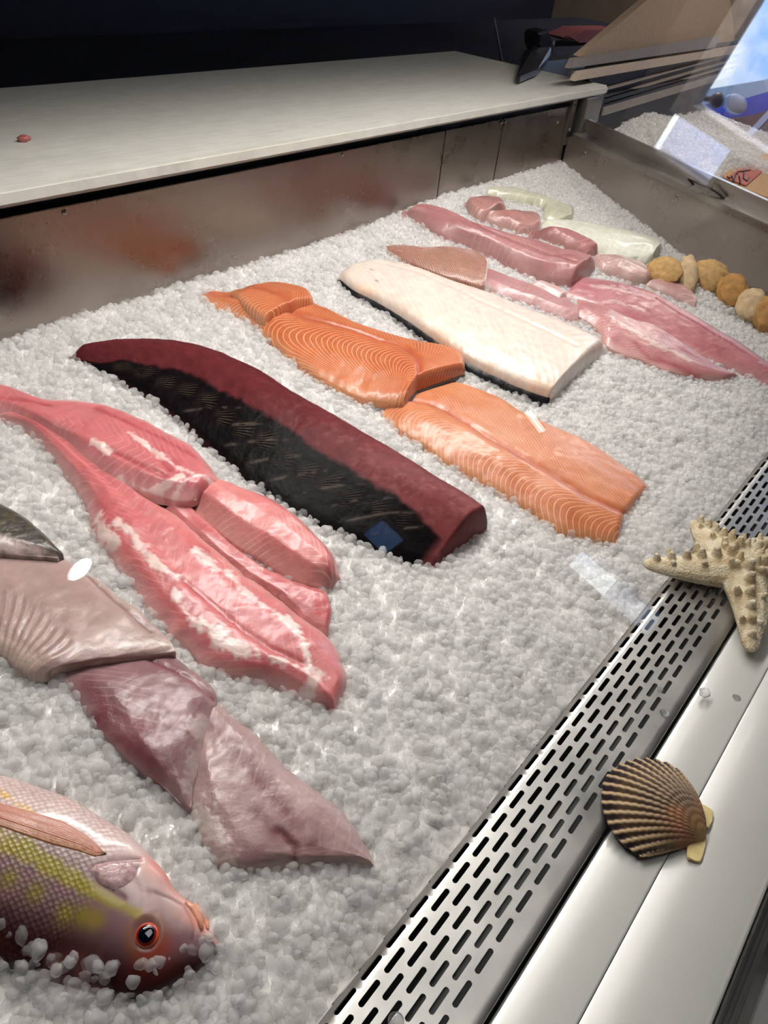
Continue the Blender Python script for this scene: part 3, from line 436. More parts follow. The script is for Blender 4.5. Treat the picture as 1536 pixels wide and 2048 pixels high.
def icez(x, y):
    x = np.asarray(x, float); y = np.asarray(y, float)
    d = d_poly(x, y, np.concatenate([FE[4:], [[.045, .36], [.03, .40], [-.02, .44]]]), False)
    return ice(x, y) + .006 * (fbm(x, y, 14, 5, 3) - .5) + .012 * np.exp(-(d / .016) ** 2)
def pellet_field(name, x0, x1, y0, y1, zf, sp, cut, rlo, rhi, mat, bed, seed=1, pts=None):
    rng = np.random.default_rng(seed)
    xs = np.arange(x0, x1, sp); ys = np.arange(y0, y1, sp * .866); X, Y = np.meshgrid(xs, ys); X = X + (np.arange(len(ys)) % 2)[:, None] * sp / 2
    X = (X + rng.uniform(-.3, .3, X.shape) * sp).ravel(); Y = (Y + rng.uniform(-.3, .3, Y.shape) * sp).ravel()
    n2 = int(len(X) * .45); X = np.concatenate([X, rng.uniform(x0, x1, n2)]); Y = np.concatenate([Y, rng.uniform(y0, y1, n2)])
    up = np.concatenate([rng.uniform(-.0035, .001, len(X) - n2), rng.uniform(-.001, .0032, n2)])
    k = (Y > y0) & (Y < y1) & (X > x0) & (X < x1)
    for P in cut:
        ins = in_poly(X, Y, P); k &= ~(ins & (d_poly(X, Y, P) > (.005 if P is FISHPOLY else .0045)))
    X, Y, up = X[k], Y[k], up[k]
    if pts is not None: X, Y = pts[:, 0], pts[:, 1]; up = rng.uniform(.002, .007, len(X))
    Z = zf(X, Y) + up
    r = rlo + (rhi - rlo) * rng.random(len(X)) ** 1.6
    me = bpy.data.meshes.new(name); me.from_pydata(np.column_stack([X, Y, Z]).tolist(), [], [])
    a = me.attributes.new('rad', 'FLOAT', 'POINT'); a.data.foreach_set('value', r.astype(np.float32))
    a = me.attributes.new('rot', 'FLOAT_VECTOR', 'POINT'); a.data.foreach_set('vector', rng.uniform(0, 6.28, (len(X), 3)).astype(np.float32).ravel())
    o = bpy.data.objects.new(name, me); COL.objects.link(o)
    # the packed bed the pellets sit on, joined in the node tree's output
    g = bpy.data.node_groups.new('scatter_pellets', 'GeometryNodeTree')
    g.interface.new_socket('Geometry', in_out='INPUT', socket_type='NodeSocketGeometry'); g.interface.new_socket('Geometry', in_out='OUTPUT', socket_type='NodeSocketGeometry')
    N = lambda t: g.nodes.new(t)
    gi, go = N('NodeGroupInput'), N('NodeGroupOutput'); ji = N('GeometryNodeGeometryToInstance')
    for v in range(5):
        ic = N('GeometryNodeMeshIcoSphere'); ic.inputs['Subdivisions'].default_value = 3; ic.inputs['Radius'].default_value = 1
        sp_ = N('GeometryNodeSetPosition'); nz = N('ShaderNodeTexNoise'); nz.noise_dimensions = '4D'; nz.inputs['W'].default_value = v * 3.7; nz.inputs['Scale'].default_value = 1.1; nz.inputs['Detail'].default_value = 2.0
        ps = N('GeometryNodeInputPosition'); g.links.new(ps.outputs[0], nz.inputs['Vector'])
        sb = N('ShaderNodeVectorMath'); sb.operation = 'SUBTRACT'; sb.inputs[1].default_value = (.5, .5, .5); g.links.new(nz.outputs['Color'], sb.inputs[0])
        sc = N('ShaderNodeVectorMath'); sc.operation = 'SCALE'; sc.inputs['Scale'].default_value = .72; g.links.new(sb.outputs[0], sc.inputs[0])
        g.links.new(ic.outputs['Mesh'], sp_.inputs['Geometry']); g.links.new(sc.outputs[0], sp_.inputs['Offset'])
        tr = N('GeometryNodeTransform'); tr.inputs['Scale'].default_value = ((1, 1, .8), (1.15, .85, .9), (.9, .9, 1.2), (1.2, 1, .7), (1, 1, 1))[v]; g.links.new(sp_.outputs[0], tr.inputs['Geometry'])
        sh = N('GeometryNodeSetShadeSmooth'); g.links.new(tr.outputs[0], sh.inputs['Geometry'])
        sm_ = N('GeometryNodeSetMaterial'); sm_.inputs['Material'].default_value = mat; g.links.new(sh.outputs[0], sm_.inputs['Geometry'])
        g.links.new(sm_.outputs[0], ji.inputs['Geometry'])
    ip = N('GeometryNodeInstanceOnPoints'); ip.inputs['Pick Instance'].default_value = True
    ra = N('GeometryNodeInputNamedAttribute'); ra.data_type = 'FLOAT'; ra.inputs['Name'].default_value = 'rad'
    ro = N('GeometryNodeInputNamedAttribute'); ro.data_type = 'FLOAT_VECTOR'; ro.inputs['Name'].default_value = 'rot'
    g.links.new(gi.outputs[0], ip.inputs['Points']); g.links.new(ji.outputs[0], ip.inputs['Instance'])
    g.links.new(ra.outputs['Attribute'], ip.inputs['Scale']); g.links.new(ro.outputs['Attribute'], ip.inputs['Rotation'])
    g.links.new(ip.outputs[0], go.inputs[0])
    md = o.modifiers.new('pellets', 'NODES'); md.node_group = g
    return o
def bed(name, x0, x1, y0, y1, zf, st, mat, drop=.004):
    nx, ny = int((x1 - x0) / st) + 1, int((y1 - y0) / st) + 1
    X, Y = np.meshgrid(np.linspace(x0, x1, nx), np.linspace(y0, y1, ny)); Z = zf(X, Y) - drop
    V = np.column_stack([X.ravel(), Y.ravel(), Z.ravel()]); i = np.arange(nx * ny).reshape(ny, nx)
    F = np.stack([i[:-1, :-1], i[:-1, 1:], i[1:, 1:], i[1:, :-1]], -1).reshape(-1, 4)
    o = mesh_obj(name, V, F, mat); return o
CUT = [outline(k) for k in FD if k not in ('skin_flap', 'tab')] + [FISHPOLY]

ib = bed('ice_bed', -.30, 1.965, .1215, .9395, icez, .009, M_icebed); tag(ib, 'white packed ice filling the display case under the fish', 'ice', kind='stuff')
pf = pellet_field('crushed_ice', -.28, 1.962, .1245, .938, icez, .0078, CUT, .0038, .0070, M_ice, ib); 
rg = np.random.default_rng(21); cl_ = np.concatenate([FE[4:], [[.045, .36], [.03, .40]]]); q_ = []
for a_, b_ in zip(cl_[:-1], cl_[1:]):
    for f_ in np.arange(0, 1, .0055 / max(.006, np.linalg.norm(b_ - a_))): q_.append(a_ * (1 - f_) + b_ * f_ + rg.normal(0, .0032, 2))
q_ = np.array(q_)
FISH_EDGE_PTS = q_
tag(pf, 'loose crushed ice pellets covering the floor of the display case', 'ice', kind='stuff')

ec = pellet_field('clear_ice_pellets', 0, .01, 0, .01, icez, .02, [], .0040, .0070, ice_mat('clearer_ice', (248, 248, 248), .5, .76, .05), None, 5, FISH_EDGE_PTS); tag(ec, 'clear ice pellets banked against the back and snout of the whole fish', 'ice', kind='stuff')
# ================================================================== FISH FILLETS
def resample(key, res):
    a = np.array(FD[key]['st'], float) / 1e4
    mid = a[:, 2:4]; d = np.concatenate([[0], np.cumsum(np.maximum(np.linalg.norm(np.diff(mid, axis=0), axis=1), 1e-3))])
    n = max(12, int(d[-1] / res)); s = np.linspace(0, d[-1], n)
    # Catmull-Rom through the stations
    idx = np.clip(np.searchsorted(d, s, side='right') - 1, 0, len(d) - 2); u = ((s - d[idx]) / (d[idx + 1] - d[idx]))[:, None]
    m = np.zeros_like(a); h = np.diff(d)[:, None]; sl = np.diff(a, axis=0) / h
    m[1:-1] = (sl[:-1] * h[1:] + sl[1:] * h[:-1]) / (h[1:] + h[:-1]); m[0] = sl[0]; m[-1] = sl[-1]
    hh = h[idx]; out = (2 * u**3 - 3 * u**2 + 1) * a[idx] + (u**3 - 2 * u**2 + u) * hh * m[idx] + (-2 * u**3 + 3 * u**2) * a[idx + 1] + (u**3 - u**2) * hh * m[idx + 1]
    return out, s
class Ctx: pass
def smooth_interp(t, xs, ys):
    f = np.linspace(min(xs), max(xs), 400); g = np.interp(f, xs, ys); k = np.hanning(41); k /= k.sum()
    g = np.convolve(np.pad(g, 20, mode='edge'), k, mode='valid'); return np.interp(t, f, g)
def mix(a, b, f): f = np.clip(f, 0, 1)[..., None]; return a * (1 - f) + b * f
def fillet(key, name, label, cat, mat, paint, thick=.02, along=((0, .6), (.15, 1), (1, 1)), prof=((-1, .55), (-.5, .95), (0, 1), (.5, .95), (1, .55)),
           base=((0, 0), (1, 0)), rs=.012, re0=.004, re1=.004, eh=.005, res=.0016, rough_edge=.0015, group=None, disp=None, skin=None, sink=.004, wall=None, kedge=.75, wavy=0, gain=.70, desat=.16):
    st, s = resample(key, res); n = len(st); S1 = s / s[-1]
    w = np.linalg.norm(st[:, 4:6] - st[:, 0:2], axis=1).max(); nv = max(16, int(w / res))
    t = np.linspace(-1, 1, nv); t = .55 * t + .45 * np.sin(t * math.pi / 2)
    T, SS = np.meshgrid(t, S1); L, Mm, R = st[:, None, 0:2], st[:, None, 2:4], st[:, None, 4:6]
    tt = T[..., None]; XY = np.where(tt < 0, L * (-tt) + Mm * (1 + tt), Mm * (1 - tt) + R * tt)
    # ragged natural edges
    if rough_edge:
        e = (fbm(SS * s[-1] + 3, T * .02 + 7, 70, 11, 3) - .5) * 2 * rough_edge * np.abs(T) ** 3
        wv = (R - L) / np.linalg.norm(R - L, axis=-1, keepdims=True); XY = XY + wv * (e * np.sign(T))[..., None]
    X, Y = XY[..., 0], XY[..., 1]
    wl = np.linalg.norm(Mm - L, axis=-1); wr = np.linalg.norm(R - Mm, axis=-1)
    de = np.where(T < 0, (1 + T) * wl, (1 - T) * wr)
    rq = lambda d, r: np.sqrt(np.clip(1 - (1 - np.clip(d / r, 0, 1)) ** 2, 0, 1))
    fs = (1 - kedge) + kedge * rq(de, rs); ds0 = SS * s[-1]; ds1 = (1 - SS) * s[-1]
    ke = .8
    f0 = (1 - ke) + ke * rq(ds0, re0); f1 = (1 - ke) + ke * rq(ds1, re1)
    ax = np.array(along); bx = np.array(base)
    Hh = thick * smooth_interp(SS, ax[:, 0], ax[:, 1]) * smooth_interp(T, [p[0] for p in prof], [p[1] for p in prof]) * fs * f0 * f1
    Hh = np.maximum(Hh, eh * .5) + eh * .5
    C = Ctx(); C.X, C.Y, C.T, C.S, C.u, C.v = X, Y, T, SS, SS * s[-1], np.where(T < 0, T * wl, T * wr); C.len = s[-1]; C.de = de; C.ds0, C.ds1 = ds0, ds1
    C.sk = {k: np.array(p, float) / 1e4 for k, p in FD[key].get('sk', {}).items()}
    C.dist = lambda k: d_poly(X, Y, C.sk[k], False)
    col, stripe, samt, dz = paint(C); g_ = col @ np.array([.3, .55, .15]); col = (col * (1 - desat) + g_[..., None] * desat) * gain
    B = ice(X, Y) - sink + np.interp(SS, bx[:, 0], bx[:, 1])
    if wavy: B = B + wavy * (fbm(X, Y, 18, 4, 2) - .5)
    Z = B + sink * .3 + Hh + dz + .0012 * (fbm(X, Y, 60, 23, 3) - .5)
    V = np.stack([X, Y, Z], -1).reshape(-1, 3); i = np.arange(n * nv).reshape(n, nv)
    F = [np.stack([i[:-1, :-1], i[:-1, 1:], i[1:, 1:], i[1:, :-1]], -1).reshape(-1, 4)]
    ring = np.concatenate([i[0, :], i[1:, -1], i[-1, -2::-1], i[-2:0:-1, 0]])
    colf = col.reshape(-1, 3); stf = np.broadcast_to(stripe, X.shape).reshape(-1); saf = np.broadcast_to(samt, X.shape).reshape(-1)
    topr = V[ring]; Bf = B.reshape(-1)[ring]; lo = Bf - .004; k = len(ring); rows = 3; prev = ring; Vs = [V]; Cs = [colf]; Ss = [stf]; As = [saf]; nn = len(V)
    wc = np.asarray(wall) if wall is not None else None
    for q in range(1, rows + 1):
        f = q / rows; p = topr.copy(); p[:, 2] = topr[:, 2] * (1 - f) + lo * f; Vs.append(p); cc = colf[ring] if wc is None else mix(colf[ring], np.broadcast_to(wc, (k, 3)), np.full(k, min(1, f * 1.5)))
        Cs.append(cc); Ss.append(stf[ring]); As.append(saf[ring]); cur = nn + np.arange(k); nn += k
        F.append(np.stack([prev, cur, np.roll(cur, -1), np.roll(prev, -1)], -1)); prev = cur
    V = np.concatenate(Vs); F = np.concatenate(F)
    attrs = dict(col=np.concatenate(Cs), stripe=np.concatenate(Ss), samt=np.concatenate(As))
    c0 = XY[n // 2, nv // 2]; z0 = float(ice(c0[0], c0[1]))
    root = empty(name, (float(c0[0]), float(c0[1]), z0)); tag(root, label, cat, group)
    V0 = V - np.array([c0[0], c0[1], z0]); fo = mesh_obj('flesh', V0, F, mat, root, True, attrs)
    if skin:    # the skin below, a thin shell that follows the lower sides
        smat, grow, top, sides = skin
        rl = {'L': i[::-1, 0], 'R': i[:, -1], 'LR': ring}[sides]; P = V[rl]; cen = np.array([c0[0], c0[1]])
        nrm = np.zeros((len(rl), 2)); dd = np.gradient(P[:, :2], axis=0); nrm[:, 0] = dd[:, 1]; nrm[:, 1] = -dd[:, 0]; nrm /= np.linalg.norm(nrm, axis=1, keepdims=True) + 1e-9
        out_ = P[:, :2] - cen
        if (nrm * out_).sum() < 0: nrm = -nrm
        zb = B.reshape(-1)[rl] - .003; zt = zb + (P[:, 2] - zb) * top
        a = np.column_stack([P[:, :2] + nrm * grow, zt]); b_ = np.column_stack([P[:, :2] + nrm * grow * .6, zb]); c_ = np.column_stack([P[:, :2] - nrm * .002, zt])
        m_ = len(rl); VV = np.concatenate([c_, a, b_]) - np.array([c0[0], c0[1], z0]); q = np.arange(m_ - 1)
        FF = np.concatenate([np.stack([q, q + 1, m_ + q + 1, m_ + q], -1), np.stack([m_ + q, m_ + q + 1, 2 * m_ + q + 1, 2 * m_ + q], -1)])
        sk_ = mesh_obj('skin', VV, FF, smat, root, True)
    return root

def N(C, f, seed, o=4): return fbm(C.X, C.Y, f, seed, o)
def edge(C, w): return np.clip(1 - C.de / w, 0, 1)
def sm(x, a, b): return ss((x - a) / (b - a))

M_salmon = flesh('salmon_flesh', (246, 186, 132), .34, .22, (.010, .004, .002), 420, .26, .80, 1.0)
M_tuna = flesh('tuna_flesh', (150, 128, 104), .36, .08, (.006, .002, .002), 420, .30, .93, 1.0, .07, .0, .22)
M_white = flesh('white_fish_flesh', (250, 244, 236), .30, .35, (.010, .008, .006), 260, .25, .6, 1.0)
M_pink = flesh('pink_fish_flesh', (244, 196, 190), .30, .25, (.012, .004, .003), 340, .32, .70, 1.0)
M_grey = flesh('greyish_fish_flesh', (226, 200, 190), .30, .25, (.010, .005, .004), 340, .38, .7, 1.0)
M_skin_black = simple('black_fish_skin', (24, 22, 26), .35, 0, .3, 90, .4)
M_skin_grey = simple('silver_grey_fish_skin', (74, 78, 84), .35, .2, .3, 120, .4)

def p_salmon(dark):
    def f(C):
        n1 = N(C, 22, 1); n2 = N(C, 90, 2)
        c = mix(lin((228, 116, 48)), lin((210, 94, 34)), n1 * 1.2 - .1) if dark else mix(lin((240, 146, 88)), lin((226, 118, 58)), n1 * 1.2 - .1)
        cl = np.exp(-(C.v / .006) ** 2); c = mix(c, lin((206, 88, 34)), cl * .55)
        red = np.exp(-(C.v / .0022) ** 2) * (n2 > .5); c = mix(c, lin((216, 92, 62)), red * .8)
        c = mix(c, lin((246, 176, 120)), edge(C, .012) * .6)
        if C.sk:
            pass
        av = np.abs(C.v)
        ph = (C.u * 1.0 + np.where(C.T < 0, .9 * av - 5.0 * np.clip(av - .03, 0, 1) ** 2 * 4, 1.15 * av) - .010 * np.exp(-(av / .012) ** 2) + .006 * (N(C, 12, 8, 3) - .5) + .0012 * (n2 - .5)) / .0074
        am = np.clip((av - .008) / .012, 0, 1) * (.82 - .25 * n1) * np.where(C.T > 0, .8, 1.0)
        dz = -.003 * np.exp(-(C.v / .007) ** 2) + .002 * (n1 - .5) 
        return c, ph, am, dz
    return f
fillet('salmon_mid', 'salmon_fillet', 'orange salmon fillet whose cut end overlaps the longer one in front', 'fish fillet', M_salmon, p_salmon(True), .026,
       ((0, .25), (.15, .55), (.3, .85), (.6, 1), (1, 1.05)), ((-1, .5), (-.6, .95), (-.25, 1), (0, .92), (.3, .9), (.7, .8), (1, .6)), ((0, 0), (.7, .0), (.9, .010), (1, .012)), .014, .01, .007,
       skin=(M_skin_grey, .0015, .35, 'LR'), res=.0013)
fillet('salmon_near', 'salmon_fillet', 'long orange salmon fillet nearest the front grille with belly flap', 'fish fillet', M_salmon, p_salmon(False), .023,
       ((0, .35), (.12, .75), (.3, 1), (.8, 1), (1, .75)), ((-1, .5), (-.6, .95), (-.25, 1), (0, .85), (.35, .75), (.7, .5), (1, .35)), ((0, -.002), (1, 0)), .013, .01, .010,
       skin=(M_skin_grey, .0015, .3, 'L'), res=.0013, wavy=.004)
fillet('salmon_top', 'salmon_portion', 'small deep orange salmon portion lying across the tail of another fillet', 'fish portion', M_salmon, p_salmon(True), .022,
       ((0, .35), (.25, .8), (1, 1.05)), ((-1, .7), (0, 1), (1, .6)), ((0, .006), (1, .016)), .010, .01, .006, skin=(M_skin_grey, .001, .25, 'R'), res=.0013)

def p_tuna(C):
    n1 = N(C, 18, 1); n2 = N(C, 120, 2); n3 = N(C, 300, 6, 2)
    red = mix(lin((112, 36, 42)), lin((152, 68, 70)), sm(C.S, .45, 1.0) * .8 + (n1 - .5) * .6); red = mix(red, lin((172, 100, 104)), (n2 - .5) * 1.4 * sm(C.S, .3, .9))
    red = mix(red, lin((92, 30, 40)), sm(C.T, .45, 1.0) * .5)
    blk = mix(lin((13, 9, 12)), lin((24, 17, 19)), n1)
    tb = np.interp(C.S, [0, .06, .12, .3, .55, .75, .9, 1], [-.9, -.62, -.35, -.12, -.02, -.05, -.20, -.42])
    b = sm(tb - C.T + .22 * (n1 - .5) + .10 * (n2 - .5), -.05, .07)
    b = b * sm(C.ds1, .003, .02)
    c = mix(red, blk, b)
    # thin red margin along the lower edge
    lowe = sm(.10 - (1 + C.T), 0, .08) * sm(.6 - C.S, 0, .3); c = mix(c, lin((70, 26, 36)), lowe * .8)
    # pale feathered fibre ends across the dark meat
    samt = np.zeros_like(C.X); ph = np.zeros_like(C.X)
    for k in range(14):
        s0 = .13 + k * .058; t0 = np.interp(s0, [.1, .3, .6, .95], [-.60, -.46, -.40, -.50]) + .04 * math.sin(k * 2.1)
        du = (C.S - s0) * C.len; dv = (C.T - t0) * .06
        fx = du * .92 + dv * .39; fy = -du * .39 + dv * .92
        m_ = np.exp(-(fx / .013) ** 4 - (fy / .0075) ** 4) * sm(n2, .25, .50); nw = m_ > samt; ph = np.where(nw, (fy * (1.25 - .35 * fx / .013)) / .0030 + .5 * n1, ph); samt = np.maximum(samt, m_ * (1.0 if k < 8 else .7))
    for k in range(9):
        s0 = .38 + k * .066; dv = (C.T + .50) * .055; du = (C.S - s0) * C.len - 2.0 * dv - 18 * dv * dv
        ln_ = np.exp(-(du / .0026) ** 2) * sm(.36 - np.abs(C.T + .50), 0, .15) * sm(N(C, 90, 30 + k), .40, .60)
        c = mix(c, lin((104, 90, 78)), ln_ * .75 * b)
    samt = samt * b * .8
    dz = .0035 * (n1 - .5) + .0010 * (n2 - .5) * (1 - b) + .0005 * (n3 - .5)
    return c, ph, samt, dz
fillet('tuna', 'tuna_loin', 'thick dark red tuna loin with a black bloodline face toward the viewer', 'fish loin', M_tuna, p_tuna, .056,
       ((0, .35), (.08, .55), (.2, .8), (.45, 1), (.85, 1), (1, .92)), ((-1, .14), (-.6, .42), (-.2, .74), (.15, .96), (.4, 1), (.75, .92), (1, .66)), rs=.014, re0=.012, re1=.006,
       skin=(M_skin_black, .0015, .5, 'L'), res=.0014, rough_edge=.001, sink=.008, kedge=.6)

def p_halibut(C):
    n1 = N(C, 16, 1); n2 = N(C, 90, 2)
    c = mix(lin((238, 226, 214)), lin((228, 208, 194)), n1 * 1.3 - .2)
    c = mix(c, lin((240, 196, 160)), sm(-C.T, .72, 1.0) * .55 * sm(N(C, 30, 5), .3, .7)); c = mix(c, lin((232, 206, 198)), sm(C.T, .1, .9) * .35)
    d = C.dist('c'); c = mix(c, lin((212, 180, 168)), np.exp(-(d / .0035) ** 2) * .45 * sm(n2, .3, .7))
    for (s0, t0) in ((.12, -.1), (.16, -.55), (.03, -.2)): c = mix(c, lin((120, 62, 40)), np.exp(-(((C.S - s0) * .43 / .0035) ** 2 + ((C.T - t0) * .09 / .0028) ** 2)) * .8)
    ph = (C.u - .8 * np.abs(C.T - .15) * .08 + .02 * (n1 - .5)) / .016; am = .16 * sm(n1, .3, .7)
    dz = .003 * (n1 - .5) - .0020 * np.exp(-(d / .006) ** 2) + .0001 * np.sin(ph * 6.283)
    return c, ph, am, dz
fillet('halibut', 'halibut_side', 'large ivory white halibut side with a black skin edge', 'fish fillet', M_white, p_halibut, .036,
       ((0, .55), (.1, .8), (.3, 1), (1, 1.05)), ((-1, .78), (-.7, .95), (-.2, 1), (.4, .98), (.8, .85), (1, .6)), rs=.010, re0=.02, re1=.006, skin=(M_skin_black, .002, .80, 'L'), kedge=.35, rough_edge=.001, res=.0018, gain=.84, desat=.05)

def p_pink(c0, c1, dk, lt, whites=(), reds=(), grooves=(), wid=.004, sp=.012, amt=.20, chev=.8, redc=(186, 60, 72), edgec=None, eamt=.4, noise=1.0):
    def f(C):
        n1 = N(C, 20, 1); n2 = N(C, 70, 2); n3 = N(C, 180, 3, 3)
        c = mix(lin(c0), lin(c1), n1 * 1.6 - .3); c = mix(c, lin(dk), sm(N(C, 34, 9), .55, .85) * .5 * noise); c = mix(c, lin(edgec or lt), edge(C, .016) * eamt)
        dz = .003 * (n1 - .5) + .0012 * (n2 - .5)
        for k in reds:
            d = C.dist(k); m_ = np.exp(-(d / (wid * 1.3)) ** 2); c = mix(c, lin(redc), m_ * (.35 + .6 * n2)); dz = dz - .0006 * m_
        for k in grooves:
            d = C.dist(k); m_ = np.exp(-(d / .0022) ** 2); c = mix(c, lin(redc), m_ * .75); dz = dz - .0028 * np.exp(-(d / .0035) ** 2)
        for k in whites:
            d = C.dist(k); ww = wid * (1.1 if isinstance(k, str) else 1)
            m_ = sm(1 - d / (ww * 2.0) + (N(C, 60, 12) - .5) * 1.6 + (n3 - .5) * 1.2 + (N(C, 420, 14, 2) - .5) * .5, .15, .80); c = mix(c, lin(lt), m_ * .80); dz = dz + .0006 * m_
        ph = (C.u + chev * np.abs(C.v) + .02 * (n1 - .5)) / sp; am = amt * sm(N(C, 26, 40), .35, .7)
        return c, ph, am, dz
    return f
PK = dict(c0=(226, 128, 128), c1=(214, 104, 108), dk=(196, 74, 84), lt=(252, 230, 222))
fillet('wide', 'pink_fillet', 'wide pink fillet marked with white fat, lowest of the left group', 'fish fillet', M_pink,
       p_pink(**PK, whites=('w1', 'w2', 'w3', 'w4', 'w5', 'w6', 'w7', 'e1'), grooves=('g1',), wid=.0036), .026, ((0, .5), (.3, .9), (.6, 1), (.9, .95), (1, .8)),
       ((-1, .35), (-.6, .8), (-.2, 1), (.1, .9), (.5, 1), (1, .55)), rs=.014, re0=.01, re1=.012, gain=.84, desat=.10, res=.0014, rough_edge=.003)
fillet('torn', 'pink_fillet', 'thin torn dark pink fillet edge squeezed between two thicker pink strips', 'fish fillet', M_pink,
       p_pink((206, 84, 88), (190, 62, 70), (170, 46, 58), (246, 196, 190)), .016, ((0, .8), (1, .7)), rs=.006, rough_edge=.006, gain=.84, desat=.10, res=.0015, base=((0, .004), (1, .003)), wavy=.012)
fillet('strip_under', 'pink_fillet', 'plump pink fillet strip with fine white fibres ending in a rounded knob', 'fish fillet', M_pink,
       p_pink((232, 142, 138), (222, 120, 120), (206, 92, 98), (250, 212, 202), whites=('w2',), reds=('r1',), sp=.009, amt=.55, chev=1.2, wid=.003), .030, ((0, .6), (.3, 1), (.8, 1.05), (1, .9)),
       ((-1, .35), (-.5, .9), (0, 1), (.5, .85), (1, .5)), ((0, 0), (.3, .006), (1, .004)), .018, .01, .018, gain=.84, desat=.10, res=.0013, rough_edge=.001, wavy=.006)
fillet('strip_top', 'pink_fillet', 'long rosy fillet tapering off the left frame edge, draped over other pink strips', 'fish fillet', M_pink,
       p_pink((222, 126, 128), (206, 100, 106), (190, 70, 86), (246, 216, 208), whites=('w1', 'w2', 'w3', 'w4'), reds=('r1', 'r2'), grooves=('l1', 'g1'), wid=.0028), .024, ((0, .8), (.4, .9), (.7, 1), (1, .75)),
       ((-1, .4), (-.5, .95), (0, 1), (.5, .8), (1, .45)), ((0, .0), (.3, .002), (.6, .014), (.8, .020), (1, .024)), .016, .01, .010, gain=.84, desat=.10, res=.0014, rough_edge=.002)
GK = dict(c0=(206, 170, 162), c1=(190, 148, 144), dk=(168, 116, 120), lt=(232, 214, 204))
fillet('fillet_c3', 'grey_pink_fillet', 'greyish pink fillet nearest the camera with a dark slit at its wide end', 'fish fillet', M_grey,
       p_pink((206, 164, 160), (190, 144, 144), (164, 108, 116), (228, 206, 196), whites=('p1',), reds=('r1', 'r2'), grooves=('s1',), wid=.005, redc=(140, 62, 74), noise=.8), .019, ((0, .5), (.2, .9), (.6, 1), (1, .6)),
       ((-1, .4), (-.5, .9), (0, 1), (.5, .9), (1, .45)), ((0, -.002), (1, 0)), .014, .01, .008, res=.0013, rough_edge=.002)
fillet('fillet_c2', 'grey_pink_fillet', 'mauve bruised fillet in the middle of the overlapping grey pink row', 'fish fillet', M_grey,
       p_pink((182, 132, 134), (160, 104, 112), (130, 66, 80), (212, 184, 180), whites=('w1',), reds=('r1', 'r2'), grooves=('l1',), wid=.006, redc=(150, 58, 74), noise=1.2), .019, ((0, .25), (.25, .85), (.7, 1), (1, .5)),
       ((-1, .4), (-.5, .9), (0, 1), (.5, .9), (1, .5)), ((0, 0), (.5, .003), (1, .008)), .014, .008, .009, res=.0013, rough_edge=.002)
def p_c1(C):
    c, ph, am, dz = p_pink(GK['c0'], (198, 160, 152), (178, 136, 132), GK['lt'], whites=('w1',), grooves=('l1',), wid=.003, redc=(150, 100, 96), amt=0)(C)
    ph = (C.u + .25 * C.v + .015 * (N(C, 14, 3) - .5)) / .0125
    am = .7 * sm(-C.T, .05, .25) * sm(C.S, .2, .4); c = mix(c, lin((168, 120, 116)), (np.sin(ph * 6.283 + 2.2) > .3) * .35 * am); c = mix(c, lin((236, 206, 188)), sm(-C.T, .55, 1) * .6)
    return c, ph, am * .4, dz + .0003 * np.sin(ph * 6.283) * am
fillet('fillet_c1', 'grey_white_fillet', 'pale grey fillet with parallel flakes at the left edge of the frame', 'fish fillet', M_grey, p_c1, .018, ((0, .8), (.6, 1), (.85, .9), (1, .45)),
       ((-1, .6), (-.6, .95), (0, 1), (.5, .8), (1, .4)), ((0, 0), (.6, .004), (1, .010)), .012, .01, .010, res=.0013, rough_edge=.0025)
def p_skinflap(C):
    n1 = N(C, 40, 1); n2 = N(C, 260, 2, 2); c = mix(lin((92, 82, 78)), lin((60, 52, 40)), n1 * 1.4 - .2); c = mix(c, lin((128, 112, 60)), sm(n2, .5, .7) * .35)
    c = mix(c, lin((226, 196, 188)), sm(-C.T, .35, .75) * .9 * sm(N(C, 60, 4), .2, .6)); return c, C.u / .003, .0, .0008 * (n2 - .5)
fillet('skin_flap', 'skin_on_fillet', 'dark speckled skin of a folded fillet tail at the left frame edge', 'fish fillet', M_grey, p_skinflap, .014, ((0, 1), (1, .6)), base=((0, .020), (1, .016)), res=.0013)
fillet('snapper_flesh', 'pink_fillet', 'narrow dusty pink fillet tucked behind the ivory halibut side', 'fish fillet', M_pink, p_pink((212, 150, 150), (200, 132, 136), (186, 112, 118), (234, 196, 190)), .016, res=.002)
def p_snap(C):
    n1 = N(C, 30, 1); n2 = N(C, 240, 2, 2); g = ((C.u / .0042) % 1 + (C.v / .0042) % 1)
    c = mix(lin((190, 138, 116)), lin((170, 116, 82)), n1 * 1.5 - .3); c = mix(c, lin((232, 200, 196)), sm(C.T, -.1, .9) * .7 * sm(N(C, 18, 5), .25, .6)); c = mix(c, lin((176, 84, 78)), sm(n2, .55, .75) * .5)
    c = mix(c, lin((244, 226, 222)), sm(.006 - C.ds1, 0, .004)); return c, (C.u + .5 * C.v) / .0042, .35, .0006 * np.sin(C.u / .0042 * 6.283) * np.sin(C.v / .0042 * 6.283)
fillet('snapper_skin', 'skin_on_fillet', 'fillet with brownish red scaly skin facing up behind the ivory halibut', 'fish fillet', M_pink, p_snap, .014, ((0, .4), (.3, 1), (1, 1)), base=((0, .0), (.5, .008), (1, .014)), res=.0016)
def p_loin(C):
    c, ph, am, dz = p_pink((208, 140, 138), (192, 120, 120), (178, 100, 102), (226, 176, 170), reds=('r2',), grooves=('d1',), wid=.006, redc=(164, 62, 72), amt=.15)(C)
    return c, ph, am, dz * .45
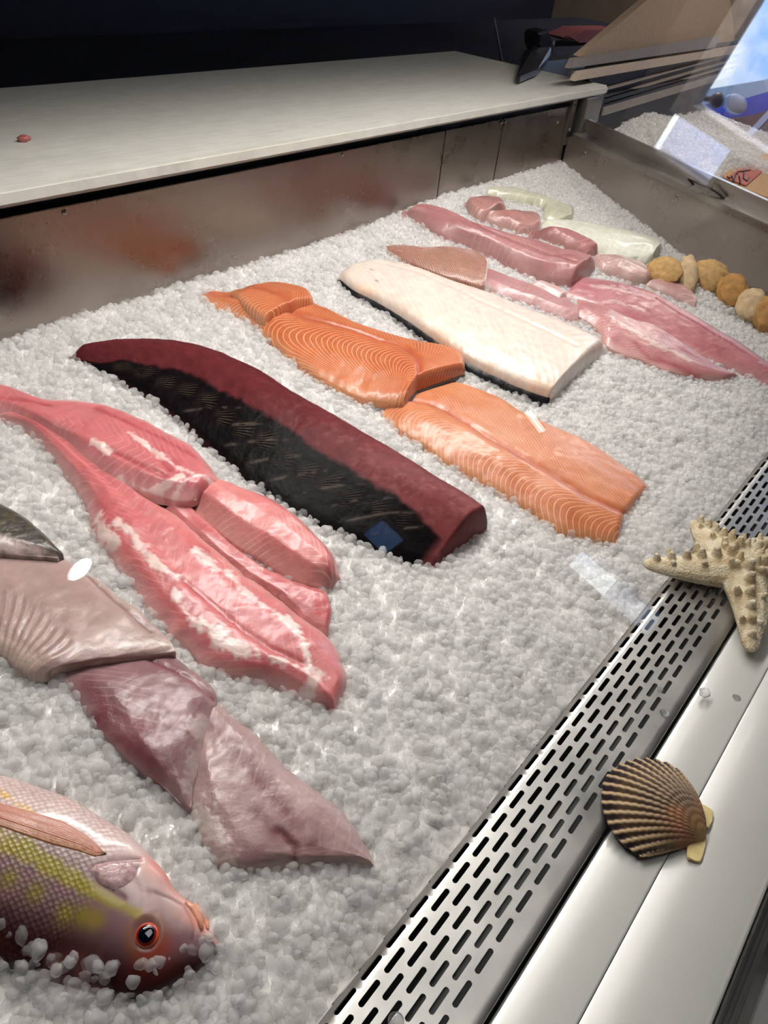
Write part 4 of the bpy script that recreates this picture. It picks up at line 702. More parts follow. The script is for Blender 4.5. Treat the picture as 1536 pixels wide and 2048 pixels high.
fillet('loin', 'pink_loin', 'long thick dusky pink loin reaching from the back wall of the case', 'fish loin', M_pink, p_loin, .036, ((0, .5), (.1, .8), (.3, 1), (1, 1)),
       ((-1, .5), (-.6, .9), (-.1, 1), (.15, .92), (.4, 1), (1, .5)), ((0, 0), (.8, .002), (1, .010)), .014, .01, .005, res=.0018, rough_edge=.001)
fillet('pink_back', 'pink_fillet', 'broad pink fillet with a thin red lateral line running out at right', 'fish fillet', M_pink,
       p_pink((216, 132, 138), (204, 112, 122), (190, 92, 104), (240, 196, 188), whites=('w1', 'w2'), grooves=('d1',), wid=.004, amt=.25), .024, ((0, .5), (.15, .9), (1, 1)), ((-1, .3), (-.4, .8), (0, 1), (.5, .95), (1, .5)), ((0, 0), (1, .002)), .014, .01, .01, res=.0018)
fillet('pink_front', 'pink_fillet', 'flat pink fillet with whitish streaks in front of the ivory halibut cut end', 'fish fillet', M_pink,
       p_pink((220, 146, 144), (208, 126, 128), (196, 100, 104), (246, 212, 198), whites=('w1', 'w2', 'w3'), reds=('r1',), wid=.005, amt=.4, sp=.008), .016, ((0, .5), (.2, 1), (1, .7)), ((-1, .4), (-.4, .9), (0, 1), (1, .7)), ((0, .006), (.5, .006), (1, .004)), .012, .01, .01, res=.0018)
fillet('tab', 'fish_scrap', 'small pale pink fish scrap beside the dusky pink loin end', 'fish scrap', M_pink, p_pink((236, 196, 190), (228, 178, 174), (214, 150, 150), (250, 226, 220)), .010, base=((0, .012), (1, .012)), res=.002)
CH = dict(c0=(208, 146, 136), c1=(190, 120, 114), dk=(172, 92, 90), lt=(236, 202, 192))
for key, lab, cc, th in (('chunk_a', 'rounded pink chunk touching the pale green white piece near the back corner', CH, .030),
                         ('chunk_b', 'boxy pink chunk between the long loin and the pale white piece', CH, .030),
                         ('chunk_c', 'dark rosy chunk veined with white, behind the middle of the long loin', dict(c0=(200, 122, 118), c1=(180, 96, 96), dk=(150, 62, 64), lt=(230, 180, 172)), .032),
                         ('chunk_d', 'pale blush chunk touching the cut end of the long loin', dict(c0=(220, 176, 166), c1=(208, 152, 146), dk=(192, 120, 120), lt=(240, 216, 206)), .028),
                         ('chunk_e', 'small translucent blush chunk beside the row of breaded clams', dict(c0=(216, 164, 158), c1=(204, 142, 142), dk=(190, 120, 122), lt=(242, 220, 212)), .022)):
    fillet(key, 'fish_chunk', lab, 'fish chunk', M_pink, p_pink(**cc, amt=.5, sp=.014), th, ((0, .8), (.5, 1), (1, .85)), ((-1, .75), (0, 1), (1, .75)), rs=.014, re0=.012, re1=.010, res=.0018, rough_edge=.002, group='pink fish chunks by the back corner')
def p_cod(C):
    n1 = N(C, 20, 1); c = mix(lin((226, 222, 196)), lin((210, 206, 174)), n1 * 1.4 - .2); c = mix(c, lin((186, 172, 120)), sm(C.T, .4, 1) * .6 * sm(N(C, 30, 7), .3, .7)); return c, C.u / .02, .15, .003 * (n1 - .5)
fillet('white_a', 'white_fillet', 'pale yellowish white fillet piece in the back corner', 'fish fillet', M_white, p_cod, .020, ((0, .7), (.3, 1), (1, .9)), res=.0018)
def p_cod2(C):
    n1 = N(C, 20, 1); c = mix(lin((234, 234, 218)), lin((220, 222, 198)), n1 * 1.4 - .2); return c, C.u / .02, .15, .004 * (n1 - .5)
fillet('white_b', 'white_fillet', 'thick greenish white fillet lying along the right end wall', 'fish fillet', M_white, p_cod2, .034, ((0, .5), (.3, .8), (1, 1)), rs=.018, re0=.012, re1=.012, res=.0018, gain=.84)

# ------------------------------------------------------------------ breaded clams by the end wall
M_bread = simple('golden_breading', (176, 140, 88), .8, 0, .25, 90, 1.0); M_bread2 = simple('pale_breading', (184, 158, 122), .8, 0, .22, 70, 1.0); M_bread3 = simple('browned_breading', (160, 116, 58), .75, 0, .28, 60, 1.0)
cq = EX['croq']
specs = [(.036, (1, .9, .45), (-.35, .1, .3), M_bread, 'square golden breaded cake at the far end of the breaded row'), (.040, (.55, 1.15, .42), (-.6, .5, .5), M_bread2, 'narrow pale breaded shell second from the far end of the row'),
         (.043, (1, .85, .5), (-.75, .35, -.3), M_bread, 'largest round golden breaded cake in the row'), (.041, (.8, 1, .5), (-.7, .4, .1), M_bread3, 'darkest browned breaded cake with an orange top'),
         (.038, (.75, 1, .5), (-.65, .45, .1), M_bread2, 'greyish pale breaded cake next to the right frame edge'), (.038, (.75, 1, .5), (-.6, .4, .1), M_bread3, 'breaded cake half cut off by the right frame edge')]
for k, (r, sc, rot, m, lab) in enumerate(specs):
    o = blob('breaded_clam', (cq[k][0], cq[k][1], cq[k][2] - .002), r, m, None, k + 3, .16, 4, (sc[0], sc[1], sc[2]), (0, 0, 0), 3.0)
    o.rotation_mode = 'QUATERNION'; o.rotation_quaternion = Vector((-.62 + .12 * math.sin(k * 2.3), -.30 + .2 * math.cos(k * 1.7), .72)).to_track_quat('Z', 'Y'); tag(o, lab, 'breaded clam', 'breaded clams along the end wall')
tray = empty('plastic_tray', (1.66, .45, .79)); tag(tray, 'clear plastic tray under the far breaded cakes', 'tray')
M_clear = glass_pane('clear_plastic', (.93, .95, .95), .10)
for nm, poly, vec in (('tray_base', [(1.60, .56, .806), (1.70, .53, .800), (1.80, .26, .765), (1.70, .22, .765)], (0, 0, .002)), ('tray_side', [(1.70, .53, .800), (1.80, .26, .765), (1.815, .265, .80), (1.715, .54, .835)], (.0015, 0, 0)), ('tray_side', [(1.60, .56, .806), (1.70, .53, .800), (1.715, .54, .835), (1.60, .575, .845)], (0, .0015, 0))):
    part_prism(nm, poly, vec, M_clear, tray)

# ------------------------------------------------------------------ whole fish, lying on its side in the ice
def fish():
    axp = np.array([(.1545, .207), (.147, .217), (.127, .250), (.112, .300), (.090, .345), (.068, .386), (.035, .452), (.005, .511)])
    d = np.concatenate([[0], np.cumsum(np.linalg.norm(np.diff(axp, axis=0), axis=1))]); Lh = d[-1]
    nl, nc = 260, 120; l = np.linspace(0, 1, nl) ** 1.15 * Lh
    P = np.column_stack([smooth_interp(l, d, axp[:, 0]), smooth_interp(l, d, axp[:, 1])]); P[0] = axp[0]
    T = np.gradient(P, axis=0); T /= np.linalg.norm(T, axis=1, keepdims=True); Nn = np.column_stack([T[:, 1], -T[:, 0]])    # toward the belly side (+x)
    bel = np.interp(l, [0, .01, .03, .06, .10, .15, .20, .27, .32, Lh], [.004, .010, .024, .036, .047, .056, .057, .040, .02, .016])
    dor = np.interp(l, [0, .01, .03, .06, .10, .15, .20, .27, .32, Lh], [.004, .018, .036, .050, .058, .062, .058, .036, .02, .016])
    wd = np.interp(l, [0, .01, .03, .06, .10, .16, .22, .30, Lh], [.004, .009, .017, .022, .025, .026, .022, .010, .004])
    sm1 = lambda a: np.convolve(np.pad(a, 9, mode='edge'), np.hanning(19) / np.hanning(19).sum(), mode='valid')
    bel, dor, wd = sm1(bel), sm1(dor), sm1(wd); bel[0] = dor[0] = wd[0] = .003
    ph = np.linspace(0, 2 * np.pi, nc, endpoint=False); c, s = np.cos(ph), np.sin(ph)
    off = np.where(c[None] > 0, bel[:, None] * c[None], dor[:, None] * c[None]); zz = wd[:, None] * np.sign(s)[None] * np.abs(s)[None] ** .85
    X = P[:, 0:1] + Nn[:, 0:1] * off; Y = P[:, 1:2] + Nn[:, 1:2] * off
    zc = ice(P[:, 0], P[:, 1]) + .010; Z = zc[:, None] + zz + off * .22 - .002
    up = s[None] > 0
    A = lambda k: np.array(EX[k])[:, :2]
    n1 = fbm(X, Y, 30, 1); n2 = fbm(X, Y, 120, 2)
    rel = off / np.where(off > 0, bel[:, None], dor[:, None])         # -1 back .. 1 belly
    col = mix(lin((132, 98, 104)), lin((216, 190, 184)), sm(rel, -.25, .8) + (n1 - .5) * .3); col = mix(col, lin((58, 26, 26)), sm(-rel, .12, .75))  # dark back: its own deeper tone plus shadow painted in
    col = mix(col, lin((196, 120, 120)), sm(n1, .5, .8) * .3)
    db = d_poly(X, Y, A('f_band'), False); taper = np.interp(l, [0, .06, .16, .3], [.004, .0045, .0085, .011])[:, None]
    col = mix(col, lin((158, 142, 28)), sm(1.3 - db / taper + (n2 - .5) * .9, .1, .8) * up * .9)
    dd = d_poly(X, Y, A('f_dots'), False); col = mix(col, lin((226, 180, 70)), sm(1 - dd / .0032 + (n2 - .5) * 1.2, .2, .7) * up * .8)
    for p in A('f_spots'): col = mix(col, lin((142, 126, 24)), np.exp(-(np.hypot(X - p[0], Y - p[1]) / .0065) ** 2) * .8 * up)
    dg = d_poly(X, Y, A('f_gill'), False); col = mix(col, lin((120, 74, 84)), np.exp(-(dg / .0018) ** 2) * .7 * up)
    ip = in_poly(X, Y, A('f_pale')); dp = d_poly(X, Y, A('f_pale')); col = mix(col, lin((206, 176, 182)), np.where(ip, np.clip(dp / .004, 0, 1), 0) * .75 * up)
    e = A('f_eye')[0]; de = np.hypot(X - e[0], Y - e[1]); col = mix(col, lin((150, 96, 20)), np.exp(-((de - .012) / .004) ** 2) * .4 * up)
    for p, q in zip(A('f_coral'), (.011, .010, .008)): col = mix(col, lin((228, 122, 100)), np.exp(-(np.hypot(X - p[0], Y - p[1]) / q) ** 2) * .75 * up)
    for p in A('f_red'): col = mix(col, lin((150, 48, 30)), np.exp(-(np.hypot(X - p[0], Y - p[1]) / .009) ** 2) * .6 * up)
    for k in ('f_cheek', 'f_mouth'): dk_ = d_poly(X, Y, A(k), False); col = mix(col, lin((104, 60, 62)), np.exp(-(dk_ / .0014) ** 2) * .6 * up); Z = Z - up * .0008 * np.exp(-(dk_ / .0014) ** 2)
    col = mix(col, lin((236, 206, 200)), sm(fbm(X, Y, 90, 31, 3), .55, .8) * .35 * sm(rel, -.2, .3) * up)
    col = mix(col, lin((236, 150, 130)), sm(.045 - l, 0, .03)[:, None] * sm(rel, 0, .6) * .7)
    Z = Z + up * (-.0012 * np.exp(-(dg / .0015) ** 2) + .0008 * np.exp(-((de - .011) / .003) ** 2) - .003 * np.exp(-(de / .008) ** 2) + .001 * (n1 - .5))
    scale_on = (sm(l, .085, .11)[:, None] * np.ones_like(X)) * up
    V = np.stack([X, Y, Z], -1).reshape(-1, 3); i = np.arange(nl * nc).reshape(nl, nc); j = np.roll(i, -1, 1)
    F = np.stack([i[:-1], j[:-1], j[1:], i[1:]], -1).reshape(-1, 4)
    o0 = np.array([.11, .31, float(ice(.11, .31))]); root = empty('whole_fish', o0); tag(root, 'whole pinkish fish with yellow green stripe and orange eye, head in the ice', 'fish')
    m, t, b = new_mat('fish_scales'); ca = node(t, 'ShaderNodeAttribute', attribute_name='col'); so = node(t, 'ShaderNodeAttribute', attribute_name='samt'); uvx = node(t, 'ShaderNodeAttribute', attribute_name='fu'); uvy = node(t, 'ShaderNodeAttribute', attribute_name='fv')
    cx = node(t, 'ShaderNodeCombineXYZ'); t.links.new(uvx.outputs['Fac'], cx.inputs[0]); t.links.new(uvy.outputs['Fac'], cx.inputs[1])
    vo = node(t, 'ShaderNodeTexVoronoi', Scale=1.0, Randomness=.35); t.links.new(cx.outputs[0], vo.inputs['Vector'])
    mr = node(t, 'ShaderNodeMapRange'); mr.inputs['From Min'].default_value = .1; mr.inputs['From Max'].default_value = .7; mr.inputs['To Min'].default_value = 1.18; mr.inputs['To Max'].default_value = .72; t.links.new(vo.outputs['Distance'], mr.inputs['Value'])
    mm = node(t, 'ShaderNodeMix', data_type='FLOAT'); t.links.new(so.outputs['Fac'], mm.inputs[0]); mm.inputs[2].default_value = 1; t.links.new(mr.outputs[0], mm.inputs[3])
    vm = node(t, 'ShaderNodeVectorMath', operation='SCALE'); t.links.new(ca.outputs['Color'], vm.inputs[0]); t.links.new(mm.outputs[0], vm.inputs['Scale']); t.links.new(vm.outputs[0], b.inputs['Base Color'])
    bm_ = node(t, 'ShaderNodeMath', operation='MULTIPLY'); t.links.new(vo.outputs['Distance'], bm_.inputs[0]); t.links.new(so.outputs['Fac'], bm_.inputs[1])
    bp = node(t, 'ShaderNodeBump', Strength=.5, Distance=.0012); bp.invert = True; t.links.new(bm_.outputs[0], bp.inputs['Height']); t.links.new(bp.outputs[0], b.inputs['Normal'])
    b.inputs['Roughness'].default_value = .32; b.inputs['Coat Weight'].default_value = .4; b.inputs['Coat Roughness'].default_value = .12
    fa = np.broadcast_to((l / .0058)[:, None], X.shape); fu = fa + off / .0046; fv = fa - off / .0046
    mesh_obj('body', V - o0, F, m, root, True, dict(col=col.reshape(-1, 3), samt=scale_on.reshape(-1), fu=fu.reshape(-1), fv=fv.reshape(-1)))
    # surface height lookup for the pieces that lie on the body
    def zat(x, y):
        k = np.argmin(np.where(up, (X - x) ** 2 + (Y - y) ** 2, 9)); return float(Z.reshape(-1)[k])
    # eye
    ex_, ey_ = EX['f_eye'][0]; ez = zat(ex_, ey_); nrm = Vector((-.12, -.22, 1)).normalized()
    q = nrm.to_track_quat('Z', 'Y')
    def disc(name, r, hgt, mat, off_, parent):
        bm = bmesh.new(); bmesh.ops.create_uvsphere(bm, u_segments=28, v_segments=14, radius=1)
        for v in bm.verts: v.co = Vector((v.co.x * r, v.co.y * r, v.co.z * hgt))
        o = from_bm(name, bm, mat, parent, True); o.rotation_mode = 'QUATERNION'; o.rotation_quaternion = q; o.location = Vector((ex_, ey_, ez)) + nrm * off_ - (Vector(o0) if parent is root else Vector((ex_, ey_, ez))); return o
    ey = disc('eye', .0088, .0048, simple('orange_iris', (214, 84, 36), .08, 0, .2, 300, 0, 1.0), .0008, root)
    def sub(o): o.parent = ey; o.rotation_quaternion = (1, 0, 0, 0); return o
    pu = sub(disc('pupil', .0057, .0011, simple('black_pupil', (6, 8, 22), .05, 0, 0, 50, 0, 1.0), 0, root)); pu.location = (0, 0, .0043)
    ri = sub(disc('iris_ring', .0070, .0014, simple('dark_red_iris', (120, 30, 22), .1, 0, .2, 200, 0, 1.0), 0, root)); ri.location = (0, 0, .0034)
    # pectoral fin, a ribbed fan lying along the flank
    fp = np.array(EX['f_fin']); k = 8; nu, nvv = 60, 26; top = fp[:7]; bot = fp[:5:-1][:7]
    tt = np.linspace(0, 1, nu); it = lambda q, a: np.column_stack([np.interp(tt, np.linspace(0, 1, len(q)), q[:, 0]), np.interp(tt, np.linspace(0, 1, len(q)), q[:, 1])])
    Aa, Bb = it(top, 0), it(bot, 0); vv = np.linspace(0, 1, nvv); G = Aa[:, None] * (1 - vv)[None, :, None] + Bb[:, None] * vv[None, :, None]
    zz_ = np.array([[zat(*G[a, b_]) for b_ in range(nvv)] for a in range(nu)]); kk = np.hanning(7); kk /= kk.sum()
    for a in range(nu): zz_[a] = np.convolve(np.pad(zz_[a], 3, mode='edge'), kk, mode='valid')
    zz_ = zz_ + .0004 + .0011 * np.sin(np.pi * np.clip(vv, 0.02, .98))[None] + .0006 * np.sin(vv * 2 * np.pi * 11)[None]
    fc = mix(np.broadcast_to(lin((200, 118, 92)), G.shape[:2] + (3,)), np.broadcast_to(lin((172, 104, 52)), G.shape[:2] + (3,)), np.broadcast_to(sm(vv, .5, 1)[None], G.shape[:2])); fc = mix(fc, np.broadcast_to(lin((216, 150, 126)), fc.shape), np.broadcast_to((np.sin(vv * 2 * np.pi * 11) > .5)[None] * .35, G.shape[:2]))
    fc = mix(fc, np.broadcast_to(lin((110, 92, 24)), fc.shape), np.broadcast_to(sm(tt, .86, 1)[:, None], G.shape[:2]) * sm(vv, .3, .8)[None])
    i = np.arange(nu * nvv).reshape(nu, nvv); F = np.stack([i[:-1, :-1], i[:-1, 1:], i[1:, 1:], i[1:, :-1]], -1).reshape(-1, 4)
    fo = mesh_obj('pectoral_fin', np.concatenate([G, zz_[..., None]], -1).reshape(-1, 3) - o0, F, M_grey, root, True, dict(col=fc.reshape(-1, 3), stripe=np.zeros(nu * nvv), samt=np.zeros(nu * nvv)))
    so_ = fo.modifiers.new('thick', 'SOLIDIFY'); so_.thickness = .0006
    # lips
    ml = simple('salmon_pink_lip', (232, 160, 130), .25, 0, .1, 200, .2, .5)
    for nm, kx, r in (('upper_lip', 'f_lip', .0030), ('lower_lip', 'f_lip2', .0026)):
        pts = [(p[0], p[1], zat(*p) + .001) for p in EX[kx]]; o = tube(nm, [Vector(p) - Vector(o0) for p in pts], [r * .5, r, r, r * .5], ml, root, 10)
    # gill cover, a thin raised plate
    gp = np.array(EX['f_pale']); cen = gp.mean(0); rr = []
    nu, nr = 48, 8; ang = np.linspace(0, 1, nu, endpoint=False); cl = np.concatenate([gp, gp[:1]]); pd = np.linspace(0, 1, len(cl)); rim = np.column_stack([np.interp(ang, pd, cl[:, 0]), np.interp(ang, pd, cl[:, 1])])
    V = [(cen[0], cen[1], zat(*cen) + .0025)]; F = []
    for r_ in range(1, nr + 1):
        for a in range(nu):
            p = cen + (rim[a] - cen) * r_ / nr; V.append((p[0], p[1], zat(*p) + .0022 * (1 - (r_ / nr) ** 4) + .0003))
    for a in range(nu): F.append((0, 1 + a, 1 + (a + 1) % nu))
    for r_ in range(nr - 1):
        for a in range(nu): F.append((1 + r_ * nu + a, 1 + (r_ + 1) * nu + a, 1 + (r_ + 1) * nu + (a + 1) % nu, 1 + r_ * nu + (a + 1) % nu))
    mesh_obj('gill_cover', np.array(V) - o0, F, simple('violet_silver_gill', (196, 160, 160), .3, 0, .28, 260, .5, .4), root)
fish()

# ------------------------------------------------------------------ scallop shell
def scallop():
    um = np.array(EX['umbo'][0][:2]); R_ = np.array(EX['shell'])[:, :2]; d = R_ - um; th = np.unwrap(np.arctan2(d[:, 1], d[:, 0])); rad = np.hypot(d[:, 0], d[:, 1])
    if th[-1] < th[0]: th, rad = th[::-1], rad[::-1]
    nt, nr = 420, 60; T = np.linspace(th[0], th[-1], nt); Rr = np.interp(T, th, rad); kk = np.hanning(21); kk /= kk.sum(); Rr = np.convolve(np.pad(Rr, 10, mode='edge'), kk, mode='valid')
    q = np.linspace(0.0, 1, nr) ** .9; a = (T - T[0]) / (T[-1] - T[0]); ribs = 20
    wav = np.cos(a * ribs * 2 * np.pi); Rr = Rr * (1 + .010 * wav)
    X = um[0] + q[:, None] * Rr[None] * np.cos(T)[None]; Y = um[1] + q[:, None] * Rr[None] * np.sin(T)[None]
    side = np.sin(np.pi * np.clip(a, 0, 1)) ** .55
    dome = .022 * np.sin(np.pi * np.clip(q, 0, 1) ** .75) ** .8; Z = .7545 + dome[:, None] * side[None] + .0013 * wav[None] * np.sqrt(q)[:, None] + .0005 * np.sin(q * 90)[:, None] + .002 * (1 - q)[:, None]
    n1 = fbm(X, Y, 60, 1); n2 = fbm(q[:, None] * 12 + 0 * X, a[None] * 3 + 0 * X, 1, 6, 3)
    cream = sm(wav[None] + 0 * X, .76, 1.0)
    dark = mix(np.broadcast_to(lin((66, 46, 38)), X.shape + (3,)), np.broadcast_to(lin((104, 82, 58)), X.shape + (3,)), n2 * 1.6 - .4)
    dark = mix(dark, np.broadcast_to(lin((46, 32, 38)), dark.shape), sm(q, .82, .95)[:, None] + 0 * X)
    col = mix(dark, np.broadcast_to(lin((196, 166, 122)), dark.shape), cream * (.25 + .65 * sm(q, .3, .9)[:, None]))
    warm = np.exp(-((q - .32) / .16) ** 2)[:, None] * sm(n1, .3, .65); col = mix(col, np.broadcast_to(lin((170, 108, 76)), dark.shape), warm * .55); col = mix(col, np.broadcast_to(lin((190, 148, 88)), dark.shape), sm(.22 - q, 0, .2)[:, None] * .7 + 0 * X)
    V = np.stack([X, Y, Z], -1).reshape(-1, 3); i = np.arange(nr * nt).reshape(nr, nt); F = np.stack([i[:-1, :-1], i[:-1, 1:], i[1:, 1:], i[1:, :-1]], -1).reshape(-1, 4)
    o0 = np.array([um[0], um[1], .75]); root = empty('scallop_shell', o0); tag(root, 'brown and cream ribbed scallop shell on the front ledge', 'shell')
    m, t, b = new_mat('scallop_ribs'); ca = node(t, 'ShaderNodeAttribute', attribute_name='col'); t.links.new(ca.outputs['Color'], b.inputs['Base Color']); b.inputs['Roughness'].default_value = .5
    v = mesh_obj('valve', V - o0, F, m, root, True, dict(col=col.reshape(-1, 3))); sd = v.modifiers.new('thick', 'SOLIDIFY'); sd.thickness = .0018
    mc = simple('cream_hinge_wing', (222, 200, 140), .5, 0, .12, 150, .3)
    for k in ('ear1', 'ear2'): o = prism('hinge_wing', [(p[0], p[1], .7565) for p in EX[k]], (0, 0, .0035), mc, None, .0008); adopt(o, root)
scallop()

# ------------------------------------------------------------------ knobbly dried starfish
def starfish():
    P = np.array(EX['star']); c = P[0, :2]; tips = [P[1, :2], P[2, :2], P[3, :2]]
    r0 = np.mean([np.linalg.norm(t_ - c) for t_ in tips]); angs = [math.atan2(*(t_ - c)[::-1]) for t_ in tips]
    # the two arms that leave the frame
    a1 = angs[1] - math.radians(72); a2 = angs[2] + math.radians(72)
    arms = [(angs[0], np.linalg.norm(tips[0] - c)), (angs[1], np.linalg.norm(tips[1] - c)), (angs[2], np.linalg.norm(tips[2] - c)), (a1, r0), (a2, r0)]
    bm = bmesh.new(); rng = random.Random(4)
    def ball(p, r, sz=1.0):
        bmesh.ops.create_icosphere(bm, subdivisions=2, radius=1, matrix=Matrix.Translation(p) @ Matrix.Diagonal((r, r, r * sz, 1)))
    zc = .770
    for ang, ln_ in arms:
        for k in range(27):
            f = k / 26; r = .034 * (1 - f) ** .9 * .75 + .009; r = r if f < 1 else .008
            bend = .006 * math.sin(f * 3.0); p = Vector((c[0] + math.cos(ang) * (ln_ - .007) * f - math.sin(ang) * bend, c[1] + math.sin(ang) * (ln_ - .007) * f + math.cos(ang) * bend, zc - .006 * f)); ball(p, r, .72)
        for k in range(6):                       # spines along the ridge
            f = .16 + k * .145
            for sd in (0, 1, -1):
                if sd and (k % 2 or k > 4): continue
                r = (.006 if sd == 0 else .0048) * (1.15 - .45 * f) ; o_ = sd * (.016 * (1 - f) + .004)
                hgt = zc - .006 * f + (.034 * (1 - f) ** .9 * .75 + .009) * .72 - (.004 if sd else 0)
                p = Vector((c[0] + math.cos(ang) * ln_ * f - math.sin(ang) * o_, c[1] + math.sin(ang) * ln_ * f + math.cos(ang) * o_, hgt))
                out = Vector((math.cos(ang) * .25 - math.sin(ang) * .5 * sd, math.sin(ang) * .25 + math.cos(ang) * .5 * sd, 1)).normalized(); hh = .011 * (1 - f * .5)
                for q in range(4): ball(p + out * hh * q / 3.0, r * (1.12 - .14 * q))
    ball(Vector((c[0], c[1], zc + .002)), .030, .75)
    for k in range(5):
        a = k * 1.2566 + angs[0] + .628
        for q in range(4): ball(Vector((c[0] + math.cos(a) * .017, c[1] + math.sin(a) * .017, zc + .020 + q * .004)), .0060 - .0012 * q)
    for v in bm.verts: v.co -= Vector((c[0], c[1], .75))
    m, t, b = new_mat('dried_starfish'); mp = mapping(t, (1, 1, 1)); n = node(t, 'ShaderNodeTexNoise', Scale=55, Detail=6); t.links.new(mp.outputs[0], n.inputs['Vector'])
    vo = node(t, 'ShaderNodeTexVoronoi', Scale=420); t.links.new(mp.outputs[0], vo.inputs['Vector'])
    r = ramp(t, n.outputs['Fac'], [(.3, L4((176, 152, 112))), (.52, L4((204, 190, 160))), (.75, L4((224, 214, 192)))]); t.links.new(r.outputs[0], b.inputs['Base Color']); b.inputs['Roughness'].default_value = .75
    ad = node(t, 'ShaderNodeMath', operation='ADD'); t.links.new(n.outputs['Fac'], ad.inputs[0]); t.links.new(vo.outputs['Distance'], ad.inputs[1])
    bp = node(t, 'ShaderNodeBump', Strength=.7, Distance=.0015); t.links.new(ad.outputs[0], bp.inputs['Height']); t.links.new(bp.outputs[0], b.inputs['Normal'])
    o = from_bm('starfish', bm, m, None, True); o.location = (c[0], c[1], .75)
    rm = o.modifiers.new('fuse', 'REMESH'); rm.mode = 'VOXEL'; rm.voxel_size = .0011; rm.use_smooth_shade = True
    s_ = o.modifiers.new('soften', 'SMOOTH'); s_.factor = .5; s_.iterations = 3
    tag(o, 'knobbly cream dried starfish lying across the slotted grille', 'starfish')
starfish()

# ------------------------------------------------------------------ drops and a stray pellet on the ledge
dl = ('clear ice pellet standing on the front ledge above the shell', 'small flat water drop on the ledge under the starfish arm', 'stray water drop on the steel strip beside the slots', 'tiny water drop at the edge of the steel strip', 'round water drop on the grille at the bottom frame edge')
for k, (p, lab) in enumerate(zip(EX['drops'], dl)):
    r = (.0058, .0042, .005, .0035, .006)[k]; o = blob('ice_pellet' if k == 0 else 'water_drop', (p[0], p[1], p[2] + (.0025 if k == 0 else -.001)), r, M_drop, None, k, .12 if k == 0 else .03, 3, (1, 1, .9 if k == 0 else .45)); tag(o, lab, 'ice pellet' if k == 0 else 'water drop')

# ------------------------------------------------------------------ things on and behind the back shelf
M_blk = simple('black_plastic', (13, 15, 24), .35, 0, .15)
sc = tag(empty('scoop', (2.1, 1.15, 1.073)), 'dark pointed scoop resting on the back cutting board', 'scoop')
sp = EX['scoop']; z0 = 1.074
part_prism('blade', [(p[0], p[1], z0 + .004 + .02 * (i in (4, 5, 6))) for i, p in enumerate(sp)], (0, 0, .014), M_blk, sc, .002)
hp = EX['scoop_h']; part_prism('handle', [(p[0], p[1] + .02, max(p[2], z0)) for p in hp], (0, .05, 0), M_blk, sc, .006)
cr = blob('fish_scrap', (.599, 1.09, 1.0765), .0075, M_pink, None, 5, .4, 3, (1.2, .8, .6)); tag(cr, 'tiny red fish scrap on the white cutting board', 'fish scrap')
a_ = cr.data.attributes.new('col', 'FLOAT_COLOR', 'POINT'); a_.data.foreach_set('color', np.tile(np.append(lin((150, 84, 78)), 1).astype(np.float32), len(cr.data.vertices)))
o = prism('red_cloth', EX['red'], (0, .12, 0), simple('dull_red_cloth', (120, 48, 44), .9), None, .01); tag(o, 'dull red cloth in the dark behind the scoop', 'cloth')
tag(box('back_counter', (1.0, 5.2, 1.52, 2.6, 0, .94), M_navy, None, .004), 'dark counter in the gloom behind the cutting board', 'counter')
EX['rod'][1] = [EX['rod'][1][0] + .0, EX['rod'][1][1], .94]; EX['rod'][0][1] += .05; EX['rod'][1][1] += .05
o = tube('thin_rod', EX['rod'], .003, simple('grey_rod', (110, 112, 120), .5)); tag(o, 'thin grey rod standing behind the cutting board', 'rod')

# ------------------------------------------------------------------ next compartment beyond the end wall
nb = tag(empty('rear_vent_wall', (2.6, .96, .9)), 'dark slatted air vent under a beige board behind the next ice bay', 'vent wall')
part_prism('beige_panel', EX['panel'], (0, .02, 0), M_tan, nb)
part_prism('double_rail', EX['rail'], (0, .012, 0), simple('rail_grey', (128, 118, 108), .5, .2), nb)
lv = EX['louv']
def bar(name, p0, p1, h, mat, y=.955, d=.012):
    part_prism(name, [(p0[0], y, p0[2] - h / 2), (p1[0], y, p1[2] - h / 2), (p1[0], y, p1[2] + h / 2), (p0[0], y, p0[2] + h / 2)], (0, d, 0), mat, nb)
part_prism('vent_opening', [(2.09, .972, .93), (3.2, .972, .93), (3.2, .972, 1.13), (2.09, .972, 1.13)], (0, .02, 0), simple('vent_dark', (22, 22, 30), .6), nb)
ext = lambda l, x=3.2: (l[0], [x, l[1][1], l[0][2] + (l[1][2] - l[0][2]) * (x - l[0][0]) / (l[1][0] - l[0][0])])
M_slat = simple('vent_slat', (150, 138, 128), .5, .2)
for k in (1, 2, 3): bar('slat', *ext(lv[k]), .0035, M_slat)
bar('rail_strip', *ext(([1.95, .96, 1.098], [3.2, .96, 1.108])), .022, simple('cream_strip', (178, 160, 142), .6), nb and .945)
bar('lower_rail', *ext(lv[4]), .02, M_slat, .95)
part_prism('lower_board', [(2.09, .962, .5), (3.2, .962, .5), (3.2, .962, .99), (2.09, .962, .985)], (0, .02, 0), M_tan, nb)
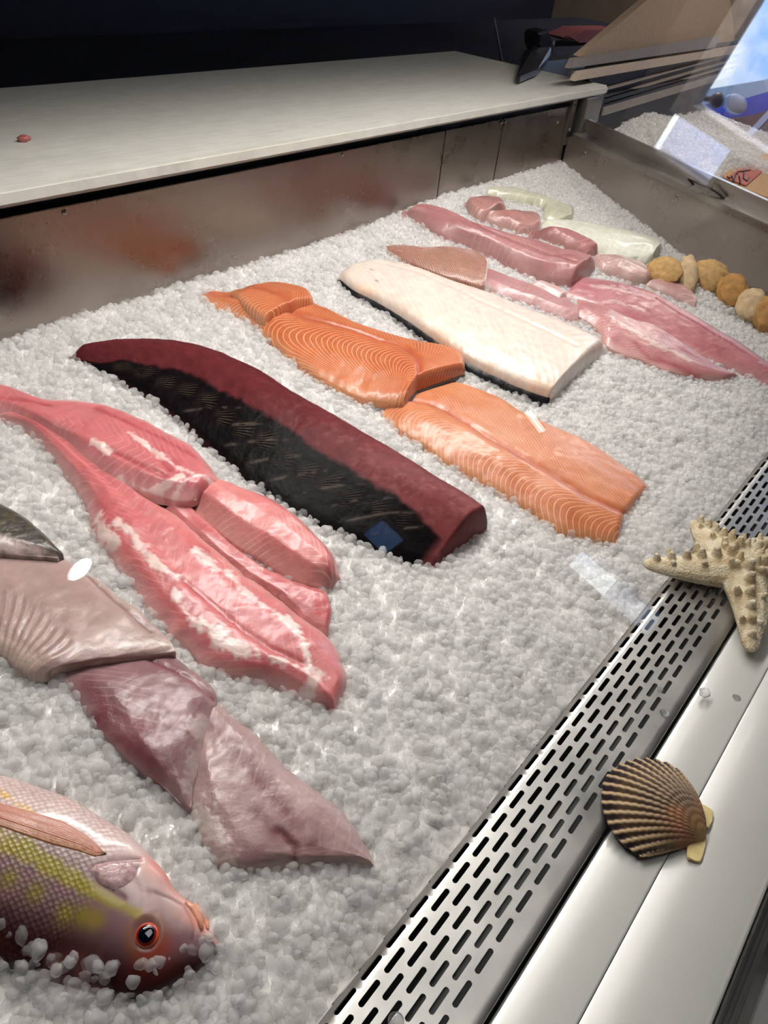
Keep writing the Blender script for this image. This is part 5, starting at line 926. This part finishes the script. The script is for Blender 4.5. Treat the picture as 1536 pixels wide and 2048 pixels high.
for x in (2.16, 2.30): part_prism('slat', [(x, .958, .985), (x + .005, .958, .985), (x + .005, .958, 1.03), (x, .958, 1.03)], (0, .006, 0), M_slat, nb)
def nz_(x, y): return .905 + .035 * np.exp(-((x - 2.45) / .2) ** 2) + .15 * (y - .8) + .02 * (fbm(x, y, 6, 3, 3) - .5) + 0 * x
o = bed('ice_bed', 2.034, 3.1, .2, .955, nz_, .02, M_icebed); tag(o, 'packed ice in the next bay beyond the steel end wall', 'ice', kind='stuff')
o = pellet_field('crushed_ice', 2.036, 3.05, .25, .95, nz_, .011, [], .005, .009, M_ice, None, 9); tag(o, 'greyish ice pellets heaped in the next bay beyond the end wall', 'ice', kind='stuff')
sg = tag(empty('price_card', (2.0, .5, .92)), 'orange and red card with black handwriting lying beyond the end wall', 'card')
part_prism('card', EX['sign'], (0, 0, .003), simple('orange_card', (196, 150, 96), .7), sg)
part_prism('red_panel', EX['sign_red'], (0, 0, .002), simple('red_print', (190, 100, 84), .7), sg)
mk = simple('black_marker', (28, 24, 30), .6)
for st_ in EX['wit']: adopt(tube('letter_stroke', st_, .0022, mk, None, 5), sg)

# ------------------------------------------------------------------ lamps of the shop mirrored in the glass
lg = EX['lampg']
def glow(name, power, c=(1, .97, .95)):
    m, t, b = new_mat(name); b.inputs['Emission Color'].default_value = (*c, 1); b.inputs['Emission Strength'].default_value = power; return m
pd = tag(empty('pendant_lamp', lg[0]), 'small bright ceiling spot mirrored at the left of the glass', 'lamp')
adopt(blob('bulb', lg[0], .024, glow('bulb_glow', 14), None, 1, .1, 2, (1.3, .8, .6), (0, 0, .8)), pd)
adopt(tube('cord', [lg[0], (lg[0][0], lg[0][1], 3.1)], .004, M_black), pd)
tl = tag(empty('tube_lamp', lg[1]), 'thin bright tube mirrored over the near salmon', 'lamp')
adopt(tube('tube', [lg[1], lg[2]], .007, glow('tube_glow', 9)), tl); adopt(tube('cord', [lg[1], (lg[1][0], lg[1][1], 3.1)], .003, M_black), tl)
